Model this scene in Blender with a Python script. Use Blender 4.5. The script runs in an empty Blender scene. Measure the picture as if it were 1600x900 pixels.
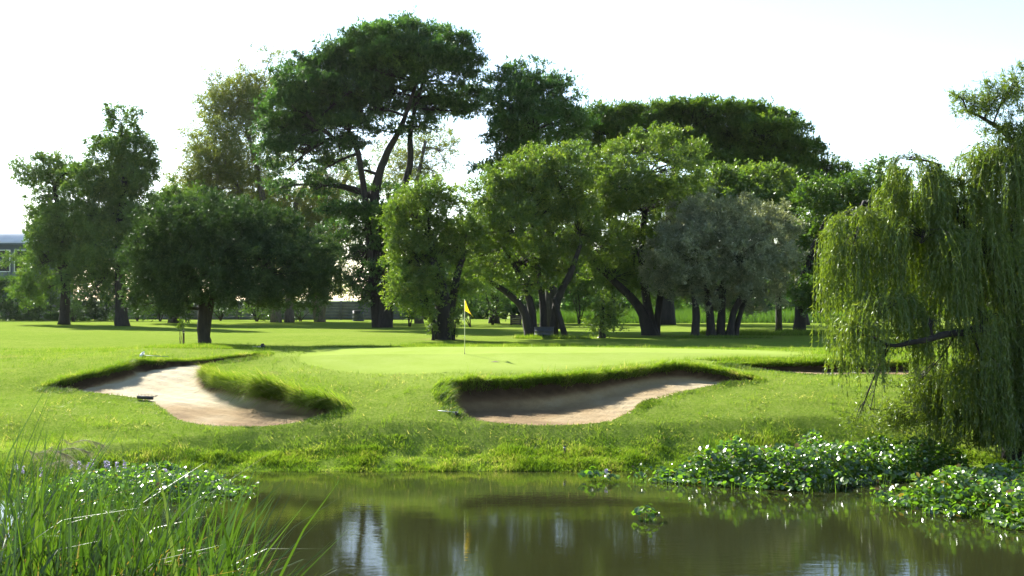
import bpy, math
import numpy as np
from mathutils import Vector

S = bpy.context.scene
COL = S.collection
R = math.radians

# ------------------------------------------------------------------ camera, sky, sun, exposure
CZ, FPX, HOR = 5.3, 2000.0, 455.0          # eye height over the water, focal length and horizon row of the photograph
cd = bpy.data.cameras.new('camera'); cam = bpy.data.objects.new('camera', cd); COL.objects.link(cam)
cd.sensor_width = 36.0; cd.lens = 45.0; cd.clip_start = 0.1; cd.clip_end = 9000
cam.location = (0, 0, CZ); cam.rotation_euler = (R(90) + math.atan(5 / FPX), 0, 0)
S.camera = cam

SUN_EL, SUN_AZ = 33.0, -33.0                # degrees; azimuth from +Y, negative to the left
w = bpy.data.worlds.new('World'); S.world = w; w.use_nodes = True
nt = w.node_tree; bg = nt.nodes['Background']
sky = nt.nodes.new('ShaderNodeTexSky'); sky.sky_type = 'NISHITA'; sky.sun_disc = False
sky.sun_elevation = R(SUN_EL); sky.sun_rotation = R(SUN_AZ)
sky.air_density = 1.0; sky.dust_density = 1.2; sky.ozone_density = 0.5; sky.altitude = 1500
nt.links.new(sky.outputs[0], bg.inputs[0]); bg.inputs[1].default_value = 0.085
sl = bpy.data.lights.new('sun', 'SUN'); sun = bpy.data.objects.new('sun', sl); COL.objects.link(sun)
sl.energy = 5.0; sl.angle = R(0.5); sl.color = (1.0, 0.95, 0.86)
sd = Vector((math.sin(R(SUN_AZ)) * math.cos(R(SUN_EL)), math.cos(R(SUN_AZ)) * math.cos(R(SUN_EL)), math.sin(R(SUN_EL))))
sun.rotation_euler = sd.to_track_quat('Z', 'Y').to_euler()
sun.location = (0, 0, 60)
S.view_settings.view_transform = 'Standard'; S.view_settings.look = 'None'
S.view_settings.exposure = 1.78; S.view_settings.gamma = 1.0
cy = S.cycles
cy.max_bounces = 8; cy.diffuse_bounces = 3; cy.glossy_bounces = 3; cy.transmission_bounces = 4; cy.transparent_max_bounces = 4
cy.caustics_reflective = False; cy.caustics_refractive = False
cy.sample_clamp_indirect = 6.0

# ------------------------------------------------------------------ helpers
def PX(px, d): return (px - 800.0) * d / FPX
def PZ(py, d): return CZ - (py - HOR) * d / FPX
SURV = np.array([(0, 0), (26.4, 37.82), (27.7, 38.9), (30.3, 40.4), (33, 42), (36, 43.6), (41, 46.3), (44, 47.6), (50, 50.0), (54, 54), (9999, 9999)])
def DR(d): return np.interp(d, SURV[:, 0], SURV[:, 1])      # first paced distances -> distances surveyed from the reflections in the pond
def ZR(z, d): return CZ - (3.7 - z) * DR(d) / np.asarray(d, float)
def nrm(v): return v / np.maximum(np.linalg.norm(v, axis=-1, keepdims=True), 1e-9)
def sstep(a, b, x):
    t = np.clip((np.asarray(x, float) - a) / (b - a), 0, 1); return t * t * (3 - 2 * t)

class VNoise:
    def __init__(s, seed): s.t = np.random.default_rng(seed).random((256, 256))
    def one(s, x, y):
        xi = np.floor(x).astype(int); yi = np.floor(y).astype(int); fx = x - xi; fy = y - yi
        fx = fx * fx * (3 - 2 * fx); fy = fy * fy * (3 - 2 * fy); t = s.t
        a = t[xi & 255, yi & 255]; b = t[(xi + 1) & 255, yi & 255]; c = t[xi & 255, (yi + 1) & 255]; d = t[(xi + 1) & 255, (yi + 1) & 255]
        return (a * (1 - fx) + b * fx) * (1 - fy) + (c * (1 - fx) + d * fx) * fy
    def __call__(s, x, y, sc=1.0, oc=3):
        x = np.asarray(x, float) / sc; y = np.asarray(y, float) / sc; r = 0; a = 1.0; tot = 0
        for k in range(oc):
            r = r + a * s.one(x * 2 ** k + 17.3 * k, y * 2 ** k + 9.1 * k); tot += a; a *= 0.5
        return r / tot
N1, N2, N3 = VNoise(1), VNoise(2), VNoise(3)

class Soup:
    """collects geometry; build() links it as ONE mesh object"""
    def __init__(s): s.v = []; s.q = []; s.t = []; s.tint = []; s.n = 0
    def add(s, v, quads=None, tris=None, tint=0.5):
        v = np.asarray(v, float).reshape(-1, 3)
        if quads is not None and len(quads): s.q.append(np.asarray(quads, np.int64) + s.n)
        if tris is not None and len(tris): s.t.append(np.asarray(tris, np.int64) + s.n)
        s.v.append(v); s.tint.append(np.broadcast_to(np.asarray(tint, float), (len(v),))); s.n += len(v)
    def mesh(s, name, mat, loc=(0, 0, 0), smooth=False):
        me = bpy.data.meshes.new(name)
        if s.n == 0: return me
        v = np.concatenate(s.v) - np.asarray(loc, float); tint = np.concatenate(s.tint)
        q = np.concatenate(s.q) if s.q else np.zeros((0, 4), np.int64); t = np.concatenate(s.t) if s.t else np.zeros((0, 3), np.int64)
        me.vertices.add(len(v)); me.vertices.foreach_set('co', v.astype(np.float32).ravel())
        nl = q.size + t.size; me.loops.add(nl)
        me.loops.foreach_set('vertex_index', np.concatenate([q.ravel(), t.ravel()]).astype(np.int32))
        me.polygons.add(len(q) + len(t))
        st = np.concatenate([np.arange(len(q)) * 4, q.size + np.arange(len(t)) * 3]).astype(np.int32)
        me.polygons.foreach_set('loop_start', st)
        if smooth: me.polygons.foreach_set('use_smooth', np.ones(len(q) + len(t), bool))
        a = me.attributes.new('tint', 'FLOAT', 'POINT'); a.data.foreach_set('value', tint.astype(np.float32))
        me.materials.append(mat); me.update(calc_edges=True)
        return me
    def build(s, name, mat, parent=None, smooth=False, kind=None, loc=None):
        base = np.array(parent.location) if parent is not None else (np.zeros(3) if loc is None else np.asarray(loc, float))
        if parent is not None and parent.parent is not None: base = base + np.array(parent.parent.location)
        o = bpy.data.objects.new(name, s.mesh(name, mat, base, smooth)); COL.objects.link(o)
        if parent is not None: o.parent = parent
        else: o.location = base
        if kind: o['kind'] = kind
        return o

def tag(o, label=None, cat=None, group=None, kind=None):
    if label: o['label'] = label
    if cat: o['category'] = cat
    if group: o['group'] = group
    if kind: o['kind'] = kind
    return o
def thing(name, loc, label, cat, group=None):
    o = bpy.data.objects.new(name, None); COL.objects.link(o); o.location = [float(c) for c in loc]; o.empty_display_size = 0.3
    return tag(o, label, cat, group)

def tube(pts, rad, sides=8, wob=0.0, rng=None, cap=True):
    pts = np.asarray(pts, float); n = len(pts); rad = np.broadcast_to(np.asarray(rad, float), (n,))
    tan = nrm(np.gradient(pts, axis=0)); ref = np.array([0.13, 0.97, 0.21])
    if abs(np.dot(nrm(pts[-1] - pts[0]), ref)) > .9: ref = np.array([1.0, 0.1, 0.0])
    u = nrm(np.cross(tan, ref)); v = np.cross(tan, u)
    a = np.arange(sides) / sides * 2 * math.pi
    ring = np.cos(a)[None, :, None] * u[:, None, :] + np.sin(a)[None, :, None] * v[:, None, :]
    rr = rad[:, None] * np.ones((1, sides))
    if wob and rng is not None: rr = rr * (1 + wob * rng.normal(size=(n, sides)))
    V = (pts[:, None, :] + ring * rr[:, :, None]).reshape(-1, 3)
    i = np.arange(n - 1)[:, None] * sides; j = np.arange(sides)[None, :]; k = (j + 1) % sides
    Q = np.stack([i + j, i + k, i + sides + k, i + sides + j], -1).reshape(-1, 4)
    T = None
    if cap:
        V = np.concatenate([V, pts[-1:], pts[:1]]); c = n * sides; e = (n - 1) * sides; jj = np.arange(sides); kk = (jj + 1) % sides
        T = np.concatenate([np.stack([e + jj, e + kk, np.full(sides, c)], -1), np.stack([kk, jj, np.full(sides, c + 1)], -1)])
    return V, Q, T

def catmull(P, per=8, closed=False):
    P = np.asarray(P, float); n = len(P); out = []
    rng_ = range(n if closed else n - 1)
    for i in rng_:
        p0 = P[(i - 1) % n] if (closed or i > 0) else P[0]; p1 = P[i]; p2 = P[(i + 1) % n]; p3 = P[(i + 2) % n] if (closed or i + 2 < n) else P[-1]
        t = (np.arange(per) / per)[:, None]
        out.append(.5 * (2 * p1 + (p2 - p0) * t + (2 * p0 - 5 * p1 + 4 * p2 - p3) * t ** 2 + (3 * p1 - p0 - 3 * p2 + p3) * t ** 3))
    if not closed: out.append(P[-1:])
    return np.concatenate(out)

def box(x0, x1, y0, y1, z0, z1):
    V = [(x, y, z) for z in (z0, z1) for y in (y0, y1) for x in (x0, x1)]
    return np.array(V), np.array([(0, 2, 3, 1), (4, 5, 7, 6), (0, 1, 5, 4), (2, 6, 7, 3), (0, 4, 6, 2), (1, 3, 7, 5)])

def in_poly(P, x, y):
    x = np.asarray(x, float); y = np.asarray(y, float); r = np.zeros(x.shape, bool); n = len(P)
    for i in range(n):
        x1, y1 = P[i]; x2, y2 = P[(i + 1) % n]
        c = ((y1 > y) != (y2 > y)) & (x < (x2 - x1) * (y - y1) / ((y2 - y1) if y2 != y1 else 1e-9) + x1); r ^= c
    return r
def poly_near(P, x, y):
    """distance to, and nearest point on, a closed polyline"""
    x = np.asarray(x, float); y = np.asarray(y, float); bd = np.full(x.shape, 1e9); bx = np.zeros(x.shape); by = np.zeros(x.shape)
    for i in range(len(P)):
        a = P[i]; b = P[(i + 1) % len(P)]; e = b - a; L = e @ e + 1e-12
        t = np.clip(((x - a[0]) * e[0] + (y - a[1]) * e[1]) / L, 0, 1); qx = a[0] + t * e[0]; qy = a[1] + t * e[1]
        d = np.hypot(x - qx, y - qy); m = d < bd; bd = np.where(m, d, bd); bx = np.where(m, qx, bx); by = np.where(m, qy, by)
    return bd, bx, by

# ------------------------------------------------------------------ materials
def newmat(name):
    m = bpy.data.materials.new(name); m.use_nodes = True; n = m.node_tree; n.nodes.clear()
    return m, n, n.nodes.new('ShaderNodeOutputMaterial')
def nd(n, t, **k):
    x = n.nodes.new(t)
    for a, b in k.items(): setattr(x, a, b)
    return x
def ramp(n, fac, stops):
    r = nd(n, 'ShaderNodeValToRGB'); e = r.color_ramp.elements
    while len(e) < len(stops): e.new(0.5)
    for i, (p, c) in enumerate(stops): e[i].position = p; e[i].color = (*c, 1)
    n.links.new(fac, r.inputs[0]); return r.outputs[0]
def noise(n, scale, detail=4, rough=.55, coord=None, vec_scale=None):
    t = nd(n, 'ShaderNodeTexNoise'); t.inputs['Scale'].default_value = scale; t.inputs['Detail'].default_value = detail; t.inputs['Roughness'].default_value = rough
    c = coord if coord is not None else nd(n, 'ShaderNodeNewGeometry').outputs['Position']
    if vec_scale:
        mp = nd(n, 'ShaderNodeMapping'); mp.inputs['Scale'].default_value = vec_scale; n.links.new(c, mp.inputs[0]); c = mp.outputs[0]
    n.links.new(c, t.inputs['Vector']); return t.outputs['Fac']
def mixc(n, f, a, b, mode='MIX'):
    m = nd(n, 'ShaderNodeMix', data_type='RGBA', blend_type=mode)
    for s, i in ((f, 0), (a, 6), (b, 7)):
        if hasattr(s, 'links') or hasattr(s, 'is_linked'): n.links.new(s, m.inputs[i])
        else: m.inputs[i].default_value = s if i == 0 else (*s, 1)
    return m.outputs[2]

def leaf_mat(name, stops, trans=0.45, tmul=(1.5, 1.6, 0.6), gloss=0.06, rough=0.4):
    m, n, out = newmat(name)
    at = nd(n, 'ShaderNodeAttribute', attribute_name='tint')
    c = ramp(n, at.outputs['Fac'], stops)
    tc = mixc(n, 1.0, c, tmul, 'MULTIPLY')
    df = nd(n, 'ShaderNodeBsdfDiffuse'); n.links.new(c, df.inputs[0])
    tr = nd(n, 'ShaderNodeBsdfTranslucent'); n.links.new(tc, tr.inputs[0])
    mx = nd(n, 'ShaderNodeMixShader'); mx.inputs[0].default_value = trans; n.links.new(df.outputs[0], mx.inputs[1]); n.links.new(tr.outputs[0], mx.inputs[2])
    gl = nd(n, 'ShaderNodeBsdfGlossy'); gl.inputs['Roughness'].default_value = rough; gl.inputs[0].default_value = (.9, .95, .9, 1)
    m2 = nd(n, 'ShaderNodeMixShader'); m2.inputs[0].default_value = gloss; n.links.new(mx.outputs[0], m2.inputs[1]); n.links.new(gl.outputs[0], m2.inputs[2])
    n.links.new(m2.outputs[0], out.inputs[0]); return m

def bark_mat(name, a, b):
    m, n, out = newmat(name); p = nd(n, 'ShaderNodeBsdfPrincipled'); p.inputs['Roughness'].default_value = .9
    f = noise(n, 6, 5, .6, vec_scale=(1, 1, .25)); c = ramp(n, f, [(.3, a), (.7, b)]); n.links.new(c, p.inputs['Base Color'])
    bp = nd(n, 'ShaderNodeBump'); bp.inputs['Strength'].default_value = .6; bp.inputs['Distance'].default_value = .05; n.links.new(f, bp.inputs['Height']); n.links.new(bp.outputs[0], p.inputs['Normal'])
    n.links.new(p.outputs[0], out.inputs[0]); return m
def plain_mat(name, c, rough=.6, var=.15, scale=8, metal=0.0):
    m, n, out = newmat(name); p = nd(n, 'ShaderNodeBsdfPrincipled'); p.inputs['Roughness'].default_value = rough; p.inputs['Metallic'].default_value = metal
    f = noise(n, scale, 5); lo = tuple(x * (1 - var) for x in c); hi = tuple(min(1, x * (1 + var)) for x in c)
    n.links.new(ramp(n, f, [(.3, lo), (.7, hi)]), p.inputs['Base Color']); n.links.new(p.outputs[0], out.inputs[0]); return m

def grass_ground(name, green=False):
    m, n, out = newmat(name); p = nd(n, 'ShaderNodeBsdfPrincipled'); p.inputs['Roughness'].default_value = .8
    p.inputs['Specular IOR Level'].default_value = 0
    if green:
        c = ramp(n, noise(n, .35, 4), [(.3, (.215, .285, .055)), (.7, (.25, .32, .072))])
        c = mixc(n, .25, c, ramp(n, noise(n, 9, 5, .7), [(.35, (.17, .245, .045)), (.65, (.30, .37, .105))]))
        c = mixc(n, .35, c, ramp(n, noise(n, .9, 5, .65), [(.38, (.19, .26, .042)), (.62, (.25, .31, .08))]))
        ed = nd(n, 'ShaderNodeAttribute', attribute_name='tint'); c = mixc(n, ed.outputs['Fac'], c, ramp(n, noise(n, 1.2, 5, .6), [(.3, (.19, .26, .045)), (.7, (.235, .305, .062))]))
        h = noise(n, 30, 3); st = .15
    else:
        big = ramp(n, noise(n, .12, 5, .6), [(.36, (.115, .20, .020)), (.5, (.162, .238, .031)), (.64, (.225, .275, .06))])
        mid = ramp(n, noise(n, 1.6, 5, .65), [(.34, (.072, .138, .014)), (.5, (.158, .233, .031)), (.68, (.255, .295, .08))])
        fine = ramp(n, noise(n, 11, 5, .75), [(.33, (.06, .11, .013)), (.5, (.165, .23, .032)), (.68, (.28, .315, .09))])
        c = mixc(n, .5, big, mid); c = mixc(n, .5, c, fine)
        at = nd(n, 'ShaderNodeAttribute', attribute_name='tint')       # dry or bare ground where it lies
        cl_ = nd(n, 'ShaderNodeClamp'); n.links.new(at.outputs['Fac'], cl_.inputs[0]); c = mixc(n, cl_.outputs[0], c, ramp(n, noise(n, 3, 5, .7), [(.35, (.16, .14, .06)), (.65, (.27, .23, .10))]))
        mu = nd(n, 'ShaderNodeMath', operation='MULTIPLY'); mu.inputs[1].default_value = -1.0; mu.use_clamp = True; n.links.new(at.outputs['Fac'], mu.inputs[0])
        c = mixc(n, mu.outputs[0], c, ramp(n, noise(n, 1.2, 5, .6), [(.3, (.19, .26, .045)), (.7, (.235, .305, .062))]))    # closely mown collar round the green
        h = noise(n, 12, 6, .8); st = 1.0
    n.links.new(c, p.inputs['Base Color'])
    bp = nd(n, 'ShaderNodeBump'); bp.inputs['Strength'].default_value = st; bp.inputs['Distance'].default_value = .05
    n.links.new(h, bp.inputs['Height']); n.links.new(bp.outputs[0], p.inputs['Normal'])
    n.links.new(p.outputs[0], out.inputs[0]); return m

def sand_mat():
    m, n, out = newmat('sand'); p = nd(n, 'ShaderNodeBsdfPrincipled'); p.inputs['Roughness'].default_value = .9; p.inputs['Specular IOR Level'].default_value = .05
    at = nd(n, 'ShaderNodeAttribute', attribute_name='tint')           # 0 pale dry sand .. .6 brown damp sand .. 1 soil
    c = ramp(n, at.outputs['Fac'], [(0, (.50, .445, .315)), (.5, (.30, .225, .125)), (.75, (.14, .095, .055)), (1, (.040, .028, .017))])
    c = mixc(n, .35, c, ramp(n, noise(n, 5, 6, .7), [(.3, (.25, .18, .11)), (.7, (.62, .55, .44))]), 'SOFT_LIGHT')
    n.links.new(c, p.inputs['Base Color'])
    c = mixc(n, ramp(n, noise(n, 7, 4, .6), [(.58, (0, 0, 0)), (.68, (.45, .45, .45))]), c, (.16, .115, .075))
    c = mixc(n, ramp(n, noise(n, 1.6, 5, .7, vec_scale=(1, 5, 1)), [(.52, (0, 0, 0)), (.66, (.5, .5, .5))]), c, (.24, .17, .105))
    h = noise(n, 4, 7, .75); bp = nd(n, 'ShaderNodeBump'); bp.inputs['Strength'].default_value = .8; bp.inputs['Distance'].default_value = .12
    n.links.new(h, bp.inputs['Height']); n.links.new(bp.outputs[0], p.inputs['Normal']); n.links.new(p.outputs[0], out.inputs[0]); return m

def water_mat():
    m, n, out = newmat('pond_water'); p = nd(n, 'ShaderNodeBsdfPrincipled')
    c = ramp(n, noise(n, .25, 3), [(.3, (.0165, .0190, .0062)), (.7, (.0215, .0240, .008))]); n.links.new(c, p.inputs['Base Color'])
    p.inputs['Roughness'].default_value = .015; p.inputs['IOR'].default_value = 1.33
    a = noise(n, 1.0, 4, .6, vec_scale=(2.2, 6.0, 1)); b = noise(n, 1.0, 3, .55, vec_scale=(.5, 1.1, 1)); k = noise(n, .12, 2)
    mm = nd(n, 'ShaderNodeMath', operation='MULTIPLY'); n.links.new(a, mm.inputs[0]); n.links.new(k, mm.inputs[1])
    fr = noise(n, 1.0, 2, .5, vec_scale=(4, 15, 1)); fm = nd(n, 'ShaderNodeMath', operation='MULTIPLY_ADD'); n.links.new(fr, fm.inputs[0]); fm.inputs[1].default_value = .16; n.links.new(mm.outputs[0], fm.inputs[2])
    ad = nd(n, 'ShaderNodeMath', operation='ADD'); n.links.new(fm.outputs[0], ad.inputs[0]); n.links.new(b, ad.inputs[1])
    bp = nd(n, 'ShaderNodeBump'); bp.inputs['Strength'].default_value = .07; bp.inputs['Distance'].default_value = .04
    n.links.new(ad.outputs[0], bp.inputs['Height']); n.links.new(bp.outputs[0], p.inputs['Normal']); n.links.new(p.outputs[0], out.inputs[0]); return m

M = {}
M['fairway'] = grass_ground('fairway_turf'); M['green'] = grass_ground('green_turf', True); M['sand'] = sand_mat(); M['water'] = water_mat()
M['blade'] = leaf_mat('grass_blade', [(0, (.048, .105, .010)), (.45, (.112, .195, .017)), (.8, (.18, .25, .032)), (1, (.36, .33, .16))], .55, (1.35, 1.35, .6), .02, .45)
M['acacia'] = leaf_mat('acacia_leaf', [(0, (.030, .066, .022)), (.6, (.055, .112, .032)), (1, (.10, .17, .04))], .5, (1.3, 1.55, .6), .04, .45)
M['broad'] = leaf_mat('broad_leaf', [(0, (.060, .110, .014)), (.6, (.110, .170, .024)), (1, (.172, .218, .038))], .56, (1.3, 1.42, .55), .045, .4)
M['mid'] = leaf_mat('mid_leaf', [(0, (.042, .09, .016)), (.6, (.075, .135, .022)), (1, (.12, .175, .03))], .48, (1.4, 1.5, .5), .045, .4)
M['gum'] = leaf_mat('gum_leaf', [(0, (.09, .125, .024)), (.6, (.15, .18, .036)), (1, (.21, .225, .05))], .56, (1.35, 1.4, .5), .045, .4)
M['olive_dark'] = leaf_mat('dark_olive_leaf', [(0, (.024, .046, .015)), (.6, (.040, .068, .022)), (1, (.070, .105, .034))], .32, (1.3, 1.55, .55), .03, .4)
M['olive_grey'] = leaf_mat('grey_olive_leaf', [(0, (.09, .112, .062)), (.6, (.20, .228, .138)), (1, (.36, .375, .26))], .42, (1.3, 1.3, .6), .06, .4)
M['willow'] = leaf_mat('willow_leaf', [(0, (.064, .112, .013)), (.6, (.118, .178, .022)), (1, (.18, .225, .042))], .53, (1.38, 1.4, .5), .045, .42)
M['hedge'] = leaf_mat('hedge_leaf', [(0, (.022, .05, .014)), (.6, (.04, .08, .02)), (1, (.07, .12, .025))], .4, (1.3, 1.5, .5), .05, .45)
M['hyacinth'] = leaf_mat('hyacinth_leaf', [(0, (.055, .115, .016)), (.55, (.11, .19, .032)), (.92, (.19, .255, .06)), (1, (.16, .10, .04))], .52, (1.4, 1.7, .4), .085, .25)
M['reed'] = leaf_mat('reed_blade', [(0, (.022, .048, .006)), (.5, (.055, .10, .012)), (.8, (.13, .165, .03)), (.9, (.22, .12, .035)), (1, (.30, .22, .10))], .42, (1.3, 1.5, .45), .045, .4)
M['plume'] = leaf_mat('grass_plume', [(0, (.16, .15, .09)), (1, (.30, .27, .19))], .4, (1.1, 1.1, .9), .04, .5)
M['petal'] = leaf_mat('lilac_petal', [(0, (.42, .36, .55)), (1, (.62, .56, .70))], .35, (1, 1, 1), .03, .5)
M['bark'] = bark_mat('dark_bark', (.010, .008, .006), (.032, .026, .020))
M['palebark'] = bark_mat('pale_bark', (.06, .05, .04), (.16, .13, .10))

# ------------------------------------------------------------------ terrain
SH = np.array([(-60, 20.5), (-22, 22.2), (-12, 23.2), (-9.4, 23.8), (-7.5, 25.2), (-5.5, 26.3), (0, 26.5), (2.5, 26.4), (4, 26.9), (6.9, 27.3), (9.2, 26.4), (10.6, 24.6), (13, 22.5), (20, 20), (60, 15)])
SH = np.stack([SH[:, 0] * DR(SH[:, 1]) / SH[:, 1], DR(SH[:, 1])], -1)
def shore(x): return np.interp(x, SH[:, 0], SH[:, 1]) + .22 * (N1(x, x * 0 + 3.3, 1.3, 3) - .5) + .1 * (N2(x, x * 0, .35, 2) - .5)
BPD = np.array([20, 27.5, 30, 34, 40, 50, 60, 72, 85, 100, 120, 150, 200, 300, 600.]); BPZ = np.array([.40, .46, .56, .8, 1.0, 1.12, 1.05, 1.0, .9, .75, .6, .45, .2, .0, 0])
BPZ, BPD = ZR(BPZ, BPD), DR(BPD)
BPD = np.concatenate([BPD[:12], [165, 230, 300, 600, 1500, 9000]]); BPZ = np.concatenate([BPZ[:12], [1.7, -3, -9, -32, -38, -38]])   # the land falls away beyond the course
def base_prof(d): return np.interp(d, BPD, BPZ)
CP = [(px, DR(d), PZ(py, DR(d))) for px, py, d in [
    (0, 690, 27.5), (400, 690, 27.7), (800, 692, 27.7), (1100, 690, 28), (1350, 682, 28.3), (1600, 682, 28.5),
    (0, 655, 30.5), (200, 660, 30.3), (420, 668, 30), (600, 650, 31), (760, 662, 30.4), (900, 662, 30.4), (1000, 645, 32), (1200, 640, 32.5), (1400, 640, 33),
    (640, 600, 37), (560, 622, 34.5), (680, 592, 37.5), (700, 600, 36), (800, 595, 37), (900, 587, 38.6), (960, 583, 39.8), (1000, 577, 40.8), (1080, 572, 41.6), (1150, 583, 40.3), (1190, 594, 39), (1280, 600, 38), (1400, 600, 38.5), (1600, 600, 39),
    (1060, 620, 35.5), (1130, 605, 37.2), (60, 606, 40), (120, 588, 41.5), (160, 578, 42.6), (192, 572, 43.4), (0, 600, 41), (0, 571, 50), (0, 551, 58),
    (130, 613, 38.5), (220, 619, 38), (255, 641, 34), (260, 567, 47), (350, 560, 49.5), (421, 553, 51), (320, 540, 54), (230, 545, 53), (420, 545, 54),
    (325, 573, 46), (370, 591, 39.5), (440, 604, 36.5), (520, 626, 33.5), (480, 592, 39.5), (440, 572, 46), (500, 566, 46.5), (680, 586, 38.5), (725, 553, 50), (500, 546, 54),
    (680, 542, 57), (900, 542, 57), (1080, 545, 56), (1200, 553, 50), (960, 567, 44), (1270, 557, 49), (1130, 569, 44.5), (1290, 567, 46), (1430, 568, 46), (1290, 584, 43), (1430, 584, 43)]]
CP += [(px, 64, 2.52) for px in (0, 200, 320, 430, 560, 700, 850, 1000, 1150, 1300, 1500)] + [(px, 72, 2.6) for px in (0, 250, 500, 800, 1100, 1400)]
CP = np.array(CP); CPx = PX(CP[:, 0], CP[:, 1]); CPy = CP[:, 1]; CPr = CP[:, 2] - base_prof(CPy)
def mq(ax, ay, bx, by): return np.sqrt((ax[:, None] - bx[None]) ** 2 + (ay[:, None] - by[None]) ** 2 + 1.2 ** 2)
CW = np.linalg.solve(mq(CPx, CPy, CPx, CPy) + 1e-3 * np.eye(len(CPx)), CPr)
def ground0(x, y):
    """height of the turf, bunkers not yet cut"""
    x = np.asarray(x, float); y = np.asarray(y, float); sh = x.shape; x = x.ravel(); y = y.ravel()
    z = base_prof(y)
    f = sstep(95, 74, y) * sstep(34, 37, y) * sstep(36, 27, np.abs(x))
    idx = np.nonzero(f > 0)[0]
    for k in range(0, len(idx), 20000):
        i = idx[k:k + 20000]; z[i] += f[i] * (mq(x[i], y[i], CPx, CPy) @ CW)
    z = z + .035 * (N1(x, y, 2.2, 3) - .5) + sstep(60, 110, y) * .25 * (N2(x, y, 18, 2) - .5)
    s = y - shore(x); sh_ = N2(x, x * 0 + 7, 2.6, 3) - .3
    bank = np.where(s < 0, np.maximum(-1.1, .03 + .45 * s), .03 + (z - .03) * np.clip((.5 * sstep(.1 + .9 * sh_, 2.6, s) + .5 * np.clip((s - .1 - .9 * sh_) / (2.5 - .9 * sh_), 0, 1)) * .84 + .16 * sstep(0, .6, s), 0, 1))
    bank = bank + np.where((s > 0) & (s < 2.1), .16 * (N3(x, y, .55, 3) - .45) * sstep(0, .3, s) * sstep(2.1, 1.2, s), 0)
    nb = np.interp(y, [-40, 0, 4, 9, 13, 16], [3.8, 3.7, 3.3, 1.6, 0, -1.1])
    return np.where(y < 17, np.maximum(nb, -1.1), np.where(s > 2.7, z, bank)).reshape(sh)

def poly(pts, per=9): return catmull(np.array([(PX(p, DR(d)), DR(d)) for p, d in pts]), per, True)
BL = poly([(66, 40), (120, 41.2), (172, 42.4), (197, 43.6), (202, 45.4), (232, 46.9), (275, 48), (340, 49.3), (408, 51.2), (402, 50.1), (345, 48), (323, 46.6), (321, 43.5), (333, 41), (365, 38.6), (440, 36), (500, 34), (532, 32.8), (525, 31.6), (470, 30.6), (400, 30.2), (310, 30.4), (272, 31.8), (254, 34.5), (222, 37.4), (130, 38.7)])
BR = poly([(699, 36), (694, 34.4), (705, 32.6), (728, 31.3), (770, 30.6), (850, 30.3), (930, 30.5), (975, 31.6), (1010, 34), (1050, 36), (1110, 37.5), (1160, 38.3), (1182, 39.0), (1150, 40.1), (1085, 41.4), (1030, 41.3), (960, 39.8), (900, 38.3), (800, 37.1), (735, 36.6)])
BF = poly([(1128, 44), (1180, 45.6), (1290, 46.2), (1430, 46.2), (1445, 44.5), (1420, 42.8), (1290, 42.8), (1200, 43)])
GREEN = poly([(468, 49), (490, 53.5), (540, 56.5), (680, 57.4), (900, 57.4), (1080, 56), (1190, 53.5), (1255, 50.5), (1200, 48.6), (1100, 46.8), (960, 43), (860, 39.9), (760, 38.8), (640, 39.4), (550, 41.5), (490, 45)], 8)
FL = {0: [(58, 40, .40), (75, 39.7, .44), (110, 40, .52), (150, 40.6, .62), (196, 42.6, .72), (250, 46, .85), (320, 47, .9), (421, 51, .90), (370, 49, .86), (230, 40, .63), (300, 41, .64), (280, 36, .54), (345, 37, .5), (440, 35.3, .47), (520, 32.6, .52), (330, 31, .5), (400, 30.5, .5), (480, 31, .5)],
      1: [(705, 33, .50), (720, 35.5, .42), (850, 31, .53), (800, 36.3, .42), (900, 34, .5), (950, 38, .6), (985, 33.5, .62), (1040, 40, .8), (1120, 38.8, .84), (1190, 38.6, .86), (770, 31, .57), (930, 31, .57)],
      2: [(1130, 44, .95), (1290, 45.6, .82), (1430, 45.6, .85), (1290, 43, .9), (1430, 43, .9)]}
def floor_fn(k):
    a = np.array(FL[k], float); a[:, 2] = ZR(a[:, 2], a[:, 1]); a[:, 1] = DR(a[:, 1]); ax = PX(a[:, 0], a[:, 1]); ay = a[:, 1]; mz = a[:, 2].mean(); W = np.linalg.solve(mq(ax, ay, ax, ay) + 1e-2 * np.eye(len(ax)), a[:, 2] - mz)
    return lambda x, y: mz + mq(x, y, ax, ay) @ W
BUNK = [(BL, floor_fn(0)), (BR, floor_fn(1)), (BF, floor_fn(2))]

def geo(a, b, n, p=1.0): return a + (b - a) * (np.arange(1, n + 1) / n) ** p
c = .135
xs = np.concatenate([-np.geomspace(4500, 26, 34), np.arange(-24.5, 21.5, c), np.geomspace(22.2, 4500, 34)])
ys = np.concatenate([np.linspace(-60, 34.6, 30), np.arange(35, 59, c), 59 + np.geomspace(.3, 6000, 80)])
GX, GY = np.meshgrid(xs, ys); GX = GX.copy(); GY = GY.copy()
core = (np.abs(GX + 1.5) < 23) & (GY > 36) & (GY < 58.6)
lab = np.zeros(GX.shape, int); dist = np.full(GX.shape, 9.0)
for k, P in ((1, BL), (2, BR), (3, BF), (4, GREEN)):
    lo = P.min(0) - .4; hi = P.max(0) + .4
    m = core & (GX > lo[0]) & (GX < hi[0]) & (GY > lo[1]) & (GY < hi[1])
    d, qx, qy = poly_near(P, GX[m], GY[m]); ins = in_poly(P, GX[m], GY[m])
    near = d < .6 * c
    x = GX[m]; y = GY[m]; x[near] = qx[near]; y[near] = qy[near]; GX[m] = x; GY[m] = y
    if k < 4:
        dd = dist[m]; ll = lab[m]; sel = ins & ~near; ll[sel] = k; dd[sel] = d[sel]; lab[m] = ll; dist[m] = dd
GZ = ground0(GX, GY)
SANDT = np.zeros(GX.shape)
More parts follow.
